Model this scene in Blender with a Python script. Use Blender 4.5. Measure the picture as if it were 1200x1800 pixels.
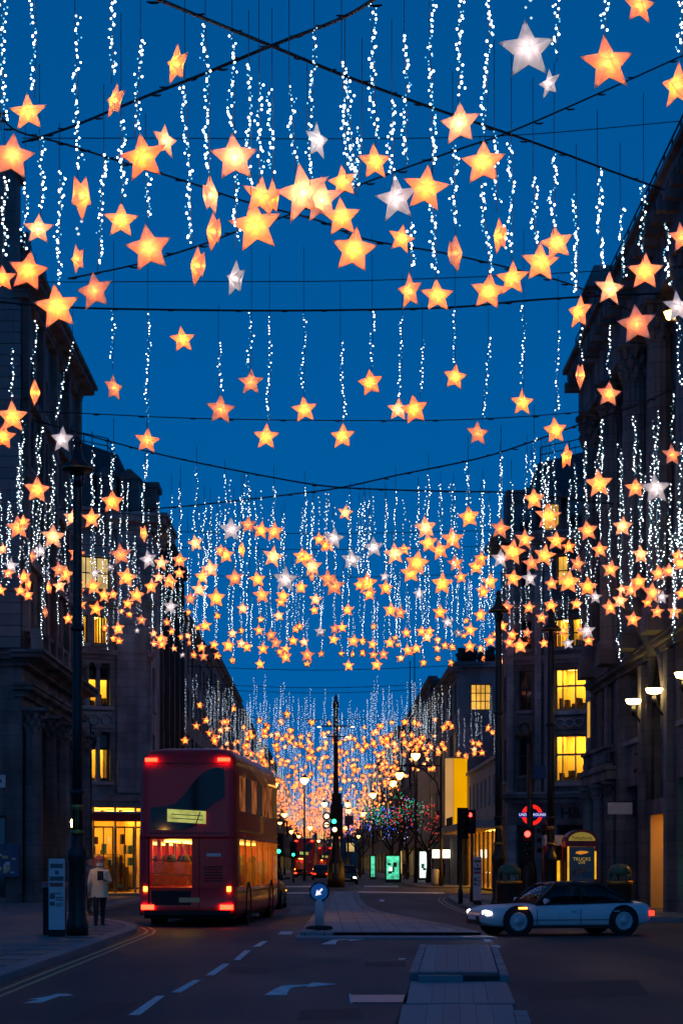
import bpy, bmesh, math, random
from mathutils import Vector, Matrix, Euler
R = math.radians
random.seed(7)
scene = bpy.context.scene
COL = scene.collection
for _o in list(bpy.data.objects): bpy.data.objects.remove(_o)

# ------------------------------------------------------------------ camera
cam_d = bpy.data.cameras.new('camera'); cam = bpy.data.objects.new('camera', cam_d); COL.objects.link(cam)
cam.location = (0, 0, 1.6); cam.rotation_euler = (R(90), 0, 0)
cam_d.sensor_fit = 'VERTICAL'; cam_d.sensor_height = 36; cam_d.lens = 68
cam_d.shift_y = 618 / 1800; cam_d.shift_x = 30 / 1800
cam_d.clip_start = 0.1; cam_d.clip_end = 3000
scene.camera = cam
# ------------------------------------------------------------------ sky after sunset
SUN_EL, SUN_ROT = R(3.0), R(180)
world = bpy.data.worlds.new('World'); scene.world = world; world.use_nodes = True
wn = world.node_tree; wn.nodes.clear()
sky = wn.nodes.new('ShaderNodeTexSky'); sky.sky_type = 'NISHITA'; sky.sun_disc = False
sky.sun_elevation = SUN_EL; sky.sun_rotation = SUN_ROT; sky.ozone_density = 7.0; sky.air_density = 1.0; sky.dust_density = 0.3
tint = wn.nodes.new('ShaderNodeMix'); tint.data_type = 'RGBA'; tint.blend_type = 'MULTIPLY'; tint.inputs[0].default_value = 1.0
tint.inputs[7].default_value = (0.14, 2.2, 1.64, 1)
bg = wn.nodes.new('ShaderNodeBackground'); bg.inputs[1].default_value = 0.15
wo = wn.nodes.new('ShaderNodeOutputWorld')
tcw = wn.nodes.new('ShaderNodeTexCoord'); sep = wn.nodes.new('ShaderNodeSeparateXYZ'); cmb = wn.nodes.new('ShaderNodeCombineXYZ')
zl = wn.nodes.new('ShaderNodeMath'); zl.operation = 'MULTIPLY_ADD'; zl.inputs[1].default_value = .6; zl.inputs[2].default_value = .55   # low directions sample higher sky, so the blue stays even
wn.links.new(tcw.outputs['Generated'], sep.inputs[0]); wn.links.new(sep.outputs[0], cmb.inputs[0]); wn.links.new(sep.outputs[1], cmb.inputs[1]); wn.links.new(sep.outputs[2], zl.inputs[0]); wn.links.new(zl.outputs[0], cmb.inputs[2])
nrm = wn.nodes.new('ShaderNodeVectorMath'); nrm.operation = 'NORMALIZE'; wn.links.new(cmb.outputs[0], nrm.inputs[0]); wn.links.new(nrm.outputs[0], sky.inputs[0])
wn.links.new(sky.outputs[0], tint.inputs[6]); wn.links.new(tint.outputs[2], bg.inputs[0]); wn.links.new(bg.outputs[0], wo.inputs[0])
# the last of the daylight: one weak, very soft sun
sd = bpy.data.lights.new('sun', 'SUN'); sd.energy = 0.05; sd.angle = R(60); sd.color = (0.55, 0.72, 1.0)
sun = bpy.data.objects.new('sun', sd); COL.objects.link(sun); sun.rotation_euler = (R(87), 0, 0)
scene.view_settings.view_transform = 'Standard'; scene.view_settings.look = 'None'
scene.view_settings.exposure = 0.18; scene.view_settings.gamma = 1.0; scene.view_settings.use_curve_mapping = False
cy = scene.cycles
cy.use_denoising = True
try: cy.denoiser = 'OPENIMAGEDENOISE'
except Exception: pass
cy.use_light_tree = True; cy.max_bounces = 6; cy.diffuse_bounces = 3; cy.glossy_bounces = 3; cy.transmission_bounces = 4
cy.transparent_max_bounces = 12; cy.sample_clamp_indirect = 1.5; cy.sample_clamp_direct = 0.0
cy.caustics_reflective = False; cy.caustics_refractive = False; cy.blur_glossy = 1.0

# ------------------------------------------------------------------ measuring: photo pixel + distance -> place in the street
F, CX, HY, EYE = 3400.0, 570.0, 1518.0, 1.6
def P(x, y, Y): return Vector(((x - CX) * Y / F, Y, EYE + (HY - y) * Y / F))
def G(x, y, z=0.0):
    Y = (EYE - z) * F / (y - HY); return ((x - CX) * Y / F, Y)

# ------------------------------------------------------------------ mesh collecting
class MB:
    def __init__(s): s.v = []; s.f = []; s.m = []; s.sm = []; s.cur = 0
    def face(s, idx, smooth=False): s.f.append(tuple(idx)); s.m.append(s.cur); s.sm.append(smooth)
    def poly(s, pts):
        b = len(s.v); s.v += [tuple(p) for p in pts]; s.face(range(b, b + len(pts)))
    def hexa(s, c):
        b = len(s.v); s.v += [tuple(p) for p in c]
        for q in ((0,3,2,1),(4,5,6,7),(0,1,5,4),(1,2,6,5),(2,3,7,6),(3,0,4,7)): s.face([b + i for i in q])
    def box(s, x0, x1, y0, y1, z0, z1):
        s.hexa([(x0,y0,z0),(x1,y0,z0),(x1,y1,z0),(x0,y1,z0),(x0,y0,z1),(x1,y0,z1),(x1,y1,z1),(x0,y1,z1)])
    def prism(s, poly, z0, z1):
        n = len(poly); b = len(s.v)
        s.v += [(p[0], p[1], z0) for p in poly] + [(p[0], p[1], z1) for p in poly]
        s.face([b + n + i for i in range(n)]); s.face([b + i for i in reversed(range(n))])
        for i in range(n): j = (i + 1) % n; s.face([b+i, b+j, b+n+j, b+n+i])
    def rings(s, rings, cap0=True, cap1=True, smooth=True):
        b = len(s.v); n = len(rings[0])
        for r in rings: s.v += [tuple(p) for p in r]
        for k in range(len(rings) - 1):
            for i in range(n):
                j = (i + 1) % n; a = b + k * n
                s.face([a+i, a+j, a+n+j, a+n+i], smooth)
        if cap0: s.face([b + i for i in reversed(range(n))])
        if cap1: s.face([b + (len(rings)-1)*n + i for i in range(n)])
    def tube(s, pts, rad, n=8, smooth=True):
        pts = [Vector(p) for p in pts]
        if not isinstance(rad, (list, tuple)): rad = [rad] * len(pts)
        rg = []
        for i, p in enumerate(pts):
            d = (pts[min(i+1, len(pts)-1)] - pts[max(i-1, 0)])
            d = d.normalized() if d.length > 1e-9 else Vector((0,0,1))
            up = Vector((0,0,1)) if abs(d.z) < .95 else Vector((1,0,0))
            a = d.cross(up).normalized(); c = a.cross(d)
            rg.append([p + (a*math.cos(t) + c*math.sin(t)) * rad[i] for t in [2*math.pi*k/n for k in range(n)]])
        s.rings(rg, smooth=smooth)
    def lathe(s, prof, n=16, c=(0,0,0), axis='z', smooth=True):
        rg = []
        for r, h in prof:
            ring = []
            for k in range(n):
                t = 2*math.pi*k/n; a, b = r*math.cos(t), r*math.sin(t)
                if axis == 'z': q = (c[0]+a, c[1]+b, c[2]+h)
                elif axis == 'y': q = (c[0]+a, c[1]+h, c[2]+b)
                else: q = (c[0]+h, c[1]+a, c[2]+b)
                ring.append(q)
            rg.append(ring)
        s.rings(rg, smooth=smooth)
    def octa(s, c, r):
        b = len(s.v); x, y, z = c
        s.v += [(x+r,y,z),(x,y+r,z),(x-r,y,z),(x,y-r,z),(x,y,z+r),(x,y,z-r)]
        for i in range(4): j = (i+1) % 4; s.face([b+i,b+j,b+4]); s.face([b+j,b+i,b+5])
    def ball(s, c, r, n=8, m=6, sz=1.0, smooth=True):
        s.lathe([(max(1e-4, r*math.sin(math.pi*k/m)), -r*sz*math.cos(math.pi*k/m)) for k in range(m+1)], n, c, 'z', smooth)
    def mesh(s, name, mats):
        me = bpy.data.meshes.new(name); me.from_pydata(s.v, [], s.f)
        for m in (mats if isinstance(mats, (list, tuple)) else [mats]): me.materials.append(m)
        me.polygons.foreach_set('material_index', s.m); me.polygons.foreach_set('use_smooth', s.sm)
        me.update(); return me
    def build(s, name, mats, parent=None, loc=None, rz=0.0):
        o = bpy.data.objects.new(name, s.mesh(name, mats)); COL.objects.link(o)
        if parent is not None: o.parent = parent
        if loc is not None: o.location = loc
        if rz: o.rotation_euler[2] = rz
        return o
def mb(fn):  # one-liner helper
    m = MB(); fn(m); return m
def empty(name, loc=(0,0,0), rz=0.0):
    o = bpy.data.objects.new(name, None); COL.objects.link(o); o.location = loc; o.rotation_euler[2] = rz; o.empty_display_size = .2
    return o
def tag(o, label=None, cat=None, group=None, kind=None):
    if label: o['label'] = label
    if cat: o['category'] = cat
    if group: o['group'] = group
    if kind: o['kind'] = kind
    return o
def link(name, me, parent=None, loc=(0,0,0), rot=(0,0,0), sc=(1,1,1)):
    o = bpy.data.objects.new(name, me); COL.objects.link(o); o.parent = parent
    o.location = loc; o.rotation_euler = rot; o.scale = sc; return o
def copy_tree(o, parent=None):
    c = o.copy(); COL.objects.link(c); c.parent = parent
    for k in [k for k in bpy.data.objects if k.parent == o]: copy_tree(k, c)
    return c
def text(name, body, size, mat, parent, loc, rot=(R(90),0,0), ext=.004):
    cu = bpy.data.curves.new(name, 'FONT'); cu.body = body; cu.size = size; cu.align_x = 'CENTER'; cu.align_y = 'CENTER'; cu.extrude = ext
    t = bpy.data.objects.new(name, cu); COL.objects.link(t); bpy.context.view_layer.update()
    me = bpy.data.meshes.new_from_object(t.evaluated_get(bpy.context.evaluated_depsgraph_get())); bpy.data.objects.remove(t)
    me.materials.clear(); me.materials.append(mat)
    o = bpy.data.objects.new(name, me); COL.objects.link(o); o.parent = parent; o.location = loc; o.rotation_euler = rot
    return o
ORD = 'first second third fourth fifth sixth seventh eighth ninth tenth eleventh twelfth thirteenth fourteenth fifteenth sixteenth seventeenth eighteenth nineteenth'.split()
TENS = {2:'twent',3:'thirt',4:'fort',5:'fift',6:'sixt'}
def ordw(n):
    if n <= 19: return ORD[n-1]
    t, u = divmod(n, 10)
    return TENS[t] + 'ieth' if u == 0 else TENS[t] + 'y-' + ORD[u-1]

# ------------------------------------------------------------------ materials
def newmat(name):
    m = bpy.data.materials.new(name); m.use_nodes = True; nt = m.node_tree
    return m, nt, nt.nodes['Principled BSDF']
def pmat(name, col, rough=.6, metal=0., spec=.5, var=.25, scale=6., bump=0., bscale=40., emit=None, es=0., coat=0.):
    m, nt, p = newmat(name)
    p.inputs['Roughness'].default_value = rough; p.inputs['Metallic'].default_value = metal
    p.inputs['Specular IOR Level'].default_value = spec; p.inputs['Coat Weight'].default_value = coat
    tc = nt.nodes.new('ShaderNodeTexCoord')
    if var > 0:
        n = nt.nodes.new('ShaderNodeTexNoise'); n.inputs['Scale'].default_value = scale; n.inputs['Detail'].default_value = 5
        r = nt.nodes.new('ShaderNodeValToRGB')
        r.color_ramp.elements[0].position = .3; r.color_ramp.elements[1].position = .72
        r.color_ramp.elements[0].color = (*[c*(1-var) for c in col], 1); r.color_ramp.elements[1].color = (*[min(1, c*(1+var)) for c in col], 1)
        nt.links.new(tc.outputs['Object'], n.inputs['Vector']); nt.links.new(n.outputs['Fac'], r.inputs[0]); nt.links.new(r.outputs[0], p.inputs['Base Color'])
    else: p.inputs['Base Color'].default_value = (*col, 1)
    if bump > 0:
        n2 = nt.nodes.new('ShaderNodeTexNoise'); n2.inputs['Scale'].default_value = bscale; n2.inputs['Detail'].default_value = 4
        b = nt.nodes.new('ShaderNodeBump'); b.inputs['Strength'].default_value = bump; b.inputs['Distance'].default_value = .02
        nt.links.new(tc.outputs['Object'], n2.inputs['Vector']); nt.links.new(n2.outputs['Fac'], b.inputs['Height']); nt.links.new(b.outputs[0], p.inputs['Normal'])
    if emit: p.inputs['Emission Color'].default_value = (*emit, 1); p.inputs['Emission Strength'].default_value = es
    return m
def emat(name, col, s, sampling='AUTO', var=0., scale=3.):
    m = bpy.data.materials.new(name); m.use_nodes = True; nt = m.node_tree; nt.nodes.clear()
    e = nt.nodes.new('ShaderNodeEmission'); o = nt.nodes.new('ShaderNodeOutputMaterial')
    e.inputs[0].default_value = (*col, 1); e.inputs[1].default_value = s
    if var > 0:
        tc = nt.nodes.new('ShaderNodeTexCoord'); n = nt.nodes.new('ShaderNodeTexNoise'); n.inputs['Scale'].default_value = scale
        mr = nt.nodes.new('ShaderNodeMapRange'); mr.inputs[1].default_value = .3; mr.inputs[2].default_value = .7
        mr.inputs[3].default_value = s*(1-var); mr.inputs[4].default_value = s*(1+var)
        nt.links.new(tc.outputs['Object'], n.inputs['Vector']); nt.links.new(n.outputs['Fac'], mr.inputs[0]); nt.links.new(mr.outputs[0], e.inputs[1])
    nt.links.new(e.outputs[0], o.inputs[0])
    try: m.cycles.emission_sampling = sampling
    except Exception: pass
    return m
M = {}
def asphalt():
    m, nt, p = newmat('asphalt'); tc = nt.nodes.new('ShaderNodeTexCoord')
    n = nt.nodes.new('ShaderNodeTexNoise'); n.inputs['Scale'].default_value = .35; n.inputs['Detail'].default_value = 6
    n2 = nt.nodes.new('ShaderNodeTexNoise'); n2.inputs['Scale'].default_value = 30; n2.inputs['Detail'].default_value = 3
    mp = nt.nodes.new('ShaderNodeMapping'); mp.inputs['Scale'].default_value = (1.6, .35, 1)
    mx = nt.nodes.new('ShaderNodeMix'); mx.data_type = 'FLOAT'; mx.inputs[0].default_value = .45
    r = nt.nodes.new('ShaderNodeValToRGB'); r.color_ramp.elements[0].color = (.029,.031,.031,1); r.color_ramp.elements[1].color = (.064,.068,.067,1)
    r.color_ramp.elements[0].position = .33; r.color_ramp.elements[1].position = .68
    L = nt.links.new
    L(tc.outputs['Object'], mp.inputs[0]); L(mp.outputs[0], n.inputs['Vector']); L(tc.outputs['Object'], n2.inputs['Vector'])
    L(n.outputs['Fac'], mx.inputs[2]); L(n2.outputs['Fac'], mx.inputs[3]); L(mx.outputs[0], r.inputs[0]); L(r.outputs[0], p.inputs['Base Color'])
    rr = nt.nodes.new('ShaderNodeMapRange'); rr.inputs[1].default_value = .3; rr.inputs[2].default_value = .7; rr.inputs[3].default_value = .5; rr.inputs[4].default_value = .75
    L(n.outputs['Fac'], rr.inputs[0]); L(rr.outputs[0], p.inputs['Roughness'])
    b = nt.nodes.new('ShaderNodeBump'); b.inputs['Strength'].default_value = .5; b.inputs['Distance'].default_value = .01
    n3 = nt.nodes.new('ShaderNodeTexNoise'); n3.inputs['Scale'].default_value = 60; L(tc.outputs['Object'], n3.inputs['Vector']); L(n3.outputs['Fac'], b.inputs['Height']); L(b.outputs[0], p.inputs['Normal'])
    p.inputs['Specular IOR Level'].default_value = .35
    return m
M['asphalt'] = asphalt()
M['ground'] = pmat('ground_dark', (.05,.05,.055), .8)
def slab_mat(name, a, b, rough, sc=(2.5, 2.5)):
    # paving: each piece takes its own tone from its place, with grime on top
    m, nt, p = newmat(name); L = nt.links.new
    oi = nt.nodes.new('ShaderNodeObjectInfo'); tc = nt.nodes.new('ShaderNodeTexCoord')
    n = nt.nodes.new('ShaderNodeTexNoise'); n.inputs['Scale'].default_value = 3.; n.inputs['Detail'].default_value = 6
    ad = nt.nodes.new('ShaderNodeMix'); ad.data_type = 'FLOAT'; ad.inputs[0].default_value = .55
    r = nt.nodes.new('ShaderNodeValToRGB'); r.color_ramp.elements[0].color = (*a,1); r.color_ramp.elements[1].color = (*b,1)
    L(tc.outputs['Object'], n.inputs['Vector']); L(oi.outputs['Random'], ad.inputs[2]); L(n.outputs['Fac'], ad.inputs[3]); L(ad.outputs[0], r.inputs[0]); L(r.outputs[0], p.inputs['Base Color'])
    p.inputs['Roughness'].default_value = rough
    n2 = nt.nodes.new('ShaderNodeTexNoise'); n2.inputs['Scale'].default_value = 50.; bp = nt.nodes.new('ShaderNodeBump'); bp.inputs['Strength'].default_value = .3; bp.inputs['Distance'].default_value = .01
    L(tc.outputs['Object'], n2.inputs['Vector']); L(n2.outputs['Fac'], bp.inputs['Height']); L(bp.outputs[0], p.inputs['Normal'])
    return m
M['slab'] = slab_mat('york_stone', (.10,.10,.105), (.24,.24,.24), .55)
M['granite'] = slab_mat('granite_slab', (.16,.165,.18), (.30,.31,.33), .55)
M['kerb'] = slab_mat('granite_kerb', (.17,.18,.20), (.27,.28,.30), .6)
M['joint'] = pmat('joint_mortar', (.045,.045,.05), .9)
def paver_mat():
    m, nt, p = newmat('small_pavers'); L = nt.links.new
    tc = nt.nodes.new('ShaderNodeTexCoord'); br = nt.nodes.new('ShaderNodeTexBrick'); br.inputs['Scale'].default_value = 1.0
    br.inputs['Brick Width'].default_value = .42; br.inputs['Row Height'].default_value = 1.5; br.inputs['Mortar Size'].default_value = .014
    br.inputs['Color1'].default_value = (.20,.20,.215,1); br.inputs['Color2'].default_value = (.28,.28,.29,1); br.inputs['Mortar'].default_value = (.07,.07,.075,1); br.offset = 0
    L(tc.outputs['Object'], br.inputs['Vector']); L(br.outputs['Color'], p.inputs['Base Color']); p.inputs['Roughness'].default_value = .55
    return m
M['pavers'] = paver_mat()
def paint_mat(name, col):
    m, nt, p = newmat(name); L = nt.links.new; tc = nt.nodes.new('ShaderNodeTexCoord')
    n = nt.nodes.new('ShaderNodeTexNoise'); n.inputs['Scale'].default_value = 9; n.inputs['Detail'].default_value = 7; n.inputs['Roughness'].default_value = .7
    r = nt.nodes.new('ShaderNodeValToRGB'); r.color_ramp.elements[0].position = .36; r.color_ramp.elements[1].position = .5
    r.color_ramp.elements[0].color = (*[c*.32 for c in col],1); r.color_ramp.elements[1].color = (*col,1)
    L(tc.outputs['Object'], n.inputs['Vector']); L(n.outputs['Fac'], r.inputs[0]); L(r.outputs[0], p.inputs['Base Color']); p.inputs['Roughness'].default_value = .6
    return m
M['paint'] = paint_mat('road_paint_white', (.86,.86,.85)); M['ypaint'] = paint_mat('road_paint_yellow', (.60,.50,.22))
M['stone'] = pmat('portland_stone', (.46,.455,.45), .8, var=.28, scale=.9, bump=.35, bscale=14)
M['stone2'] = pmat('portland_stone_sooty', (.25,.245,.24), .8, var=.35, scale=.7, bump=.35, bscale=14)
M['stone3'] = pmat('pale_render', (.48,.46,.44), .75, var=.18, scale=.8, bump=.2)
M['stone4'] = pmat('grey_concrete', (.32,.32,.33), .8, var=.2, scale=.8, bump=.2)
M['course'] = slab_mat('coursed_stone', (.15,.15,.16), (.27,.26,.26), .8)
M['slate'] = pmat('roof_slate', (.055,.06,.07), .55, var=.35, scale=3, bump=.3)
M['lead'] = pmat('roof_lead', (.12,.125,.135), .5, var=.25, scale=2)
M['black'] = pmat('black_metal', (.012,.012,.013), .38, var=.3, scale=5)
M['blackmatte'] = pmat('black_matte', (.010,.010,.011), .75, var=.3)
M['brass'] = pmat('gilt_band', (.45,.28,.08), .35, metal=1., var=.2)
M['cable'] = pmat('black_cable', (.012,.012,.014), .6, var=0)
M['cord'] = pmat('string_cord', (.10,.11,.12), .6, var=0)
M['frame'] = pmat('window_frame_dark', (.03,.03,.033), .5)
M['framelight'] = pmat('window_frame_stone', (.22,.215,.21), .6)
M['glass'] = pmat('window_glass_dark', (.010,.013,.016), .06, spec=.9, var=0)
M['glassblue'] = pmat('blue_glass_panel', (.012,.10,.15), .12, spec=.8, var=.25, scale=.6)
def clearglass():
    m = bpy.data.materials.new('clear_glass'); m.use_nodes = True; nt = m.node_tree; nt.nodes.clear()
    t = nt.nodes.new('ShaderNodeBsdfTransparent'); g = nt.nodes.new('ShaderNodeBsdfGlossy'); g.inputs['Roughness'].default_value = .03
    fr = nt.nodes.new('ShaderNodeFresnel'); fr.inputs[0].default_value = 1.5
    mx = nt.nodes.new('ShaderNodeMixShader'); o = nt.nodes.new('ShaderNodeOutputMaterial'); L = nt.links.new
    t.inputs[0].default_value = (.94,.96,.95,1)
    L(fr.outputs[0], mx.inputs[0]); L(t.outputs[0], mx.inputs[1]); L(g.outputs[0], mx.inputs[2]); L(mx.outputs[0], o.inputs[0])
    return m
M['clear'] = clearglass()
M['roomwall'] = pmat('room_wall_cream', (.80,.58,.20), .8, var=.15, scale=.8)
M['roomdark'] = pmat('room_furniture', (.05,.035,.02), .7, var=.4, scale=2)
M['roomlamp'] = emat('room_ceiling_lamp', (1,.58,.08), 24)
M['shoplamp'] = emat('shop_ceiling_lamp', (1,.46,.06), 13)
M['whitelamp'] = emat('shop_white_lamp', (1,.82,.55), 7)
M['curtain'] = pmat('pale_curtain', (.75,.62,.42), .9, var=.2, scale=4)
M['blind'] = pmat('teal_blind', (.10,.20,.22), .7, var=.2)
M['litpane'] = emat('lit_window_far', (1,.50,.07), .75, var=.45, scale=.9)
M['litpane2'] = emat('lit_window_far_pale', (1,.68,.25), .55, var=.4, scale=1.3)
M['yellowwall'] = pmat('yellow_hoarding', (.85,.52,.03), .7, var=.10, scale=.7)
M['creamwall'] = pmat('cream_hoarding', (.75,.50,.22), .7, var=.12, scale=.7)
M['red'] = pmat('bus_red_paint', (.66,.010,.014), .3, var=.08, coat=.12)
M['redmatte'] = pmat('red_awning', (.45,.02,.03), .6, var=.2)
M['darkred'] = pmat('kiosk_red', (.22,.012,.015), .35, var=.15)
M['tyre'] = pmat('tyre_rubber', (.015,.015,.015), .8)
M['rim'] = pmat('wheel_rim', (.5,.5,.52), .35, metal=.2)
M['white'] = pmat('white_paint', (.72,.72,.73), .3, var=.05, coat=.3)
M['whitematte'] = pmat('white_panel', (.62,.62,.64), .55, var=.08)
M['grey'] = pmat('grey_print', (.12,.12,.13), .6, var=.1)
M['redprint'] = pmat('red_print', (.35,.08,.09), .6, var=.1)
M['tail'] = emat('tail_lamp', (1,.035,.012), 9)
M['taildim'] = emat('tail_lamp_soft', (1,.03,.012), 3.)
M['amber'] = emat('amber_lamp', (1,.33,.03), 7)
M['head'] = emat('head_lamp', (1,.95,.86), 22)
M['greenlamp'] = emat('green_signal', (.02,1,.42), 7)
M['redlamp'] = emat('red_signal', (1,.02,.015), 14)
M['warmlamp'] = emat('warm_street_lamp', (1,.45,.08), 14)
M['walllamp'] = emat('wall_lamp_bowl', (1,.66,.22), 14)
M['signdisc'] = emat('lit_sign_disc', (1,.78,.45), 2.2)
M['signred'] = emat('roundel_red', (1,.02,.015), .95)
M['signblue'] = emat('roundel_blue', (.02,.025,.30), .6)
M['signwhite'] = emat('sign_white', (.75,.78,1), 1.1)
M['display'] = emat('route_display', (.45,.47,.12), .8, var=.3, scale=4)
M['busglass'] = pmat('bus_glass', (.008,.009,.010), .08, spec=.45, var=0)
M['buslit'] = emat('bus_lower_deck_light', (1,.48,.05), .55, var=.75, scale=1.6)
M['busglint'] = emat('bus_upper_star_glint', (1,.30,.10), .16, var=.9, scale=2.2)  # star reflections in the upper windows, put into a faint orange glow
M['buslamp'] = emat('bus_ceiling_lamp', (1,.50,.07), 9); M['seat'] = pmat('seat_fabric', (.16,.05,.04), .9, var=.4, scale=8); M['pole'] = pmat('yellow_pole', (.75,.45,.03), .4, var=.05)
M['adgreen'] = emat('advert_screen_green', (.10,.75,.42), .8, var=.6, scale=3)
M['adwhite'] = emat('advert_screen_white', (.75,1,.92), 1.3, var=.3, scale=2)
M['shopsign'] = emat('shop_light_box', (1,.85,.62), 2.6)
M['yellowlight'] = emat('kiosk_strip_light', (1,.50,.02), .8, var=.25, scale=3)
M['tealstrip'] = emat('teal_window_light', (.06,.42,.60), .45, var=.6, scale=1.5)
M['greenglow'] = emat('green_shop_window', (.05,.32,.17), .32, var=.5, scale=.9)
M['teleyellow'] = emat('telephone_sign', (.70,.50,.10), .26)
M['skin'] = pmat('skin', (.48,.27,.19), .5, var=.1)
M['coat'] = pmat('warm_lit_white_coat', (.86,.70,.46), .75, var=.12, scale=9, bump=.3, bscale=25)  # warm light on the white jacket is put into its cream tone
M['trousers'] = pmat('dark_trousers', (.02,.02,.024), .8)
M['shoe'] = pmat('pale_shoe', (.55,.46,.30), .6)
M['hat'] = pmat('pink_hat', (.55,.12,.12), .85, var=.2, scale=20)
M['mask'] = pmat('white_mask', (.7,.7,.72), .8)
M['darkcoat'] = pmat('dark_coat', (.022,.022,.028), .8, var=.3)
M['bluecoat'] = pmat('blue_coat', (.06,.11,.20), .8, var=.3)
M['bintop'] = pmat('green_bin_lid', (.02,.12,.09), .35, var=.2)
M['signbluep'] = pmat('blue_sign_face', (.01,.09,.33), .4, var=.05)
M['hangblue'] = pmat('blue_hanging_sign', (.01,.09,.20), .5, var=.15)
M['bark'] = pmat('bark', (.045,.035,.028), .9, var=.4, scale=6, bump=.6)
M['twig'] = pmat('twig', (.05,.035,.03), .9, var=.3)
M['fblue'] = emat('fairy_blue', (.03,.14,1), 1.8, 'NONE'); M['fgreen'] = emat('fairy_green', (.03,.8,.35), .7, 'NONE'); M['fred'] = emat('fairy_red', (1,.08,.05), .8, 'NONE'); M['fwhite'] = emat('fairy_white', (.8,.7,1), 1.0, 'NONE')
M['bulbw'] = emat('string_bulb_white', (.80,.92,1), 6.0, 'AUTO'); M['bulbc'] = emat('string_bulb_cyan', (.25,.70,1), 1.3, 'NONE'); M['bulbfar'] = emat('string_bulb_far', (.72,.86,1), 1.0, 'NONE')
M['starlit'] = emat('star_bulb_orange', (1,.16,.011), 125.0); M['starpale'] = emat('star_bulb_soft', (1,.27,.075), 100.0); M['staroff'] = emat('star_bulb_faint', (1,.80,.78), 20.0)
def shellmat():
    m = bpy.data.materials.new('star_fabric'); m.use_nodes = True; nt = m.node_tree; nt.nodes.clear(); L = nt.links.new
    tr = nt.nodes.new('ShaderNodeBsdfTranslucent'); tr.inputs[0].default_value = (.84,.78,.74,1)
    df = nt.nodes.new('ShaderNodeBsdfDiffuse'); df.inputs[0].default_value = (.84,.80,.79,1)
    tp = nt.nodes.new('ShaderNodeBsdfTransparent')
    m1 = nt.nodes.new('ShaderNodeMixShader'); m1.inputs[0].default_value = .42; m2 = nt.nodes.new('ShaderNodeMixShader'); m2.inputs[0].default_value = .05
    o = nt.nodes.new('ShaderNodeOutputMaterial')
    L(tr.outputs[0], m1.inputs[1]); L(df.outputs[0], m1.inputs[2]); L(m1.outputs[0], m2.inputs[1]); L(tp.outputs[0], m2.inputs[2]); L(m2.outputs[0], o.inputs[0])
    return m
M['shell'] = shellmat()

M['starframe'] = emat('star_fill_spokes', (1,.235,.06), 7.5); M['starfill_soft'] = emat('star_fill_spokes_soft', (1,.34,.16), 5.0); M['starfill_faint'] = emat('star_fill_spokes_faint', (.9,.85,.95), 2.0)  # glowing spokes added inside each star to brighten its tips
M['columnlamp'] = emat('column_lantern_lamp', (1,.36,.05), 5)
def ashlar(m, row=.46, wid=1.15, dark=.55):
    # masonry joints: thin darker mortar lines and a fine relief on top of the stone's own colour
    nt = m.node_tree; p = nt.nodes['Principled BSDF']; L = nt.links.new
    src = p.inputs['Base Color'].links[0].from_socket
    ge = nt.nodes.new('ShaderNodeNewGeometry'); sp = nt.nodes.new('ShaderNodeSeparateXYZ'); ad = nt.nodes.new('ShaderNodeMath'); ad.operation = 'ADD'; cb = nt.nodes.new('ShaderNodeCombineXYZ')
    L(ge.outputs['Position'], sp.inputs[0]); L(sp.outputs[0], ad.inputs[0]); L(sp.outputs[1], ad.inputs[1]); L(ad.outputs[0], cb.inputs[0]); L(sp.outputs[2], cb.inputs[1])
    br = nt.nodes.new('ShaderNodeTexBrick'); br.inputs['Scale'].default_value = 1; br.inputs['Brick Width'].default_value = wid; br.inputs['Row Height'].default_value = row; br.inputs['Mortar Size'].default_value = .014; br.inputs['Mortar Smooth'].default_value = .2
    br.inputs['Color1'].default_value = (1,1,1,1); br.inputs['Color2'].default_value = (.78,.78,.80,1); br.inputs['Mortar'].default_value = (dark,dark,dark,1)
    L(cb.outputs[0], br.inputs['Vector'])
    mx = nt.nodes.new('ShaderNodeMix'); mx.data_type = 'RGBA'; mx.blend_type = 'MULTIPLY'; mx.inputs[0].default_value = 1
    st_ = nt.nodes.new('ShaderNodeTexNoise'); st_.inputs['Scale'].default_value = .5; st_.inputs['Detail'].default_value = 7   # soot streaks
    mp = nt.nodes.new('ShaderNodeMapping'); mp.inputs['Scale'].default_value = (1.6,1.6,.18); L(ge.outputs['Position'], mp.inputs[0]); L(mp.outputs[0], st_.inputs['Vector'])
    rp_ = nt.nodes.new('ShaderNodeValToRGB'); rp_.color_ramp.elements[0].position = .35; rp_.color_ramp.elements[1].position = .62; rp_.color_ramp.elements[0].color = (.45,.44,.43,1); rp_.color_ramp.elements[1].color = (1,1,1,1); L(st_.outputs['Fac'], rp_.inputs[0])
    mx2 = nt.nodes.new('ShaderNodeMix'); mx2.data_type = 'RGBA'; mx2.blend_type = 'MULTIPLY'; mx2.inputs[0].default_value = 1
    L(src, mx.inputs[6]); L(br.outputs['Color'], mx.inputs[7]); L(mx.outputs[2], mx2.inputs[6]); L(rp_.outputs[0], mx2.inputs[7]); L(mx2.outputs[2], p.inputs['Base Color'])
for k_ in ('stone','stone2'): ashlar(M[k_])
ashlar(M['stone4'], .9, 2.2, .7)

M['starlit_b'] = emat('star_bulb_amber', (1,.19,.02), 80.0); M['starfill_b'] = emat('star_fill_spokes_amber', (1,.26,.09), 4.2)
M['starlit_c'] = emat('star_bulb_deep', (1,.13,.008), 150.0); M['starfill_c'] = emat('star_fill_spokes_deep', (1,.17,.025), 8.0)

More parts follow.
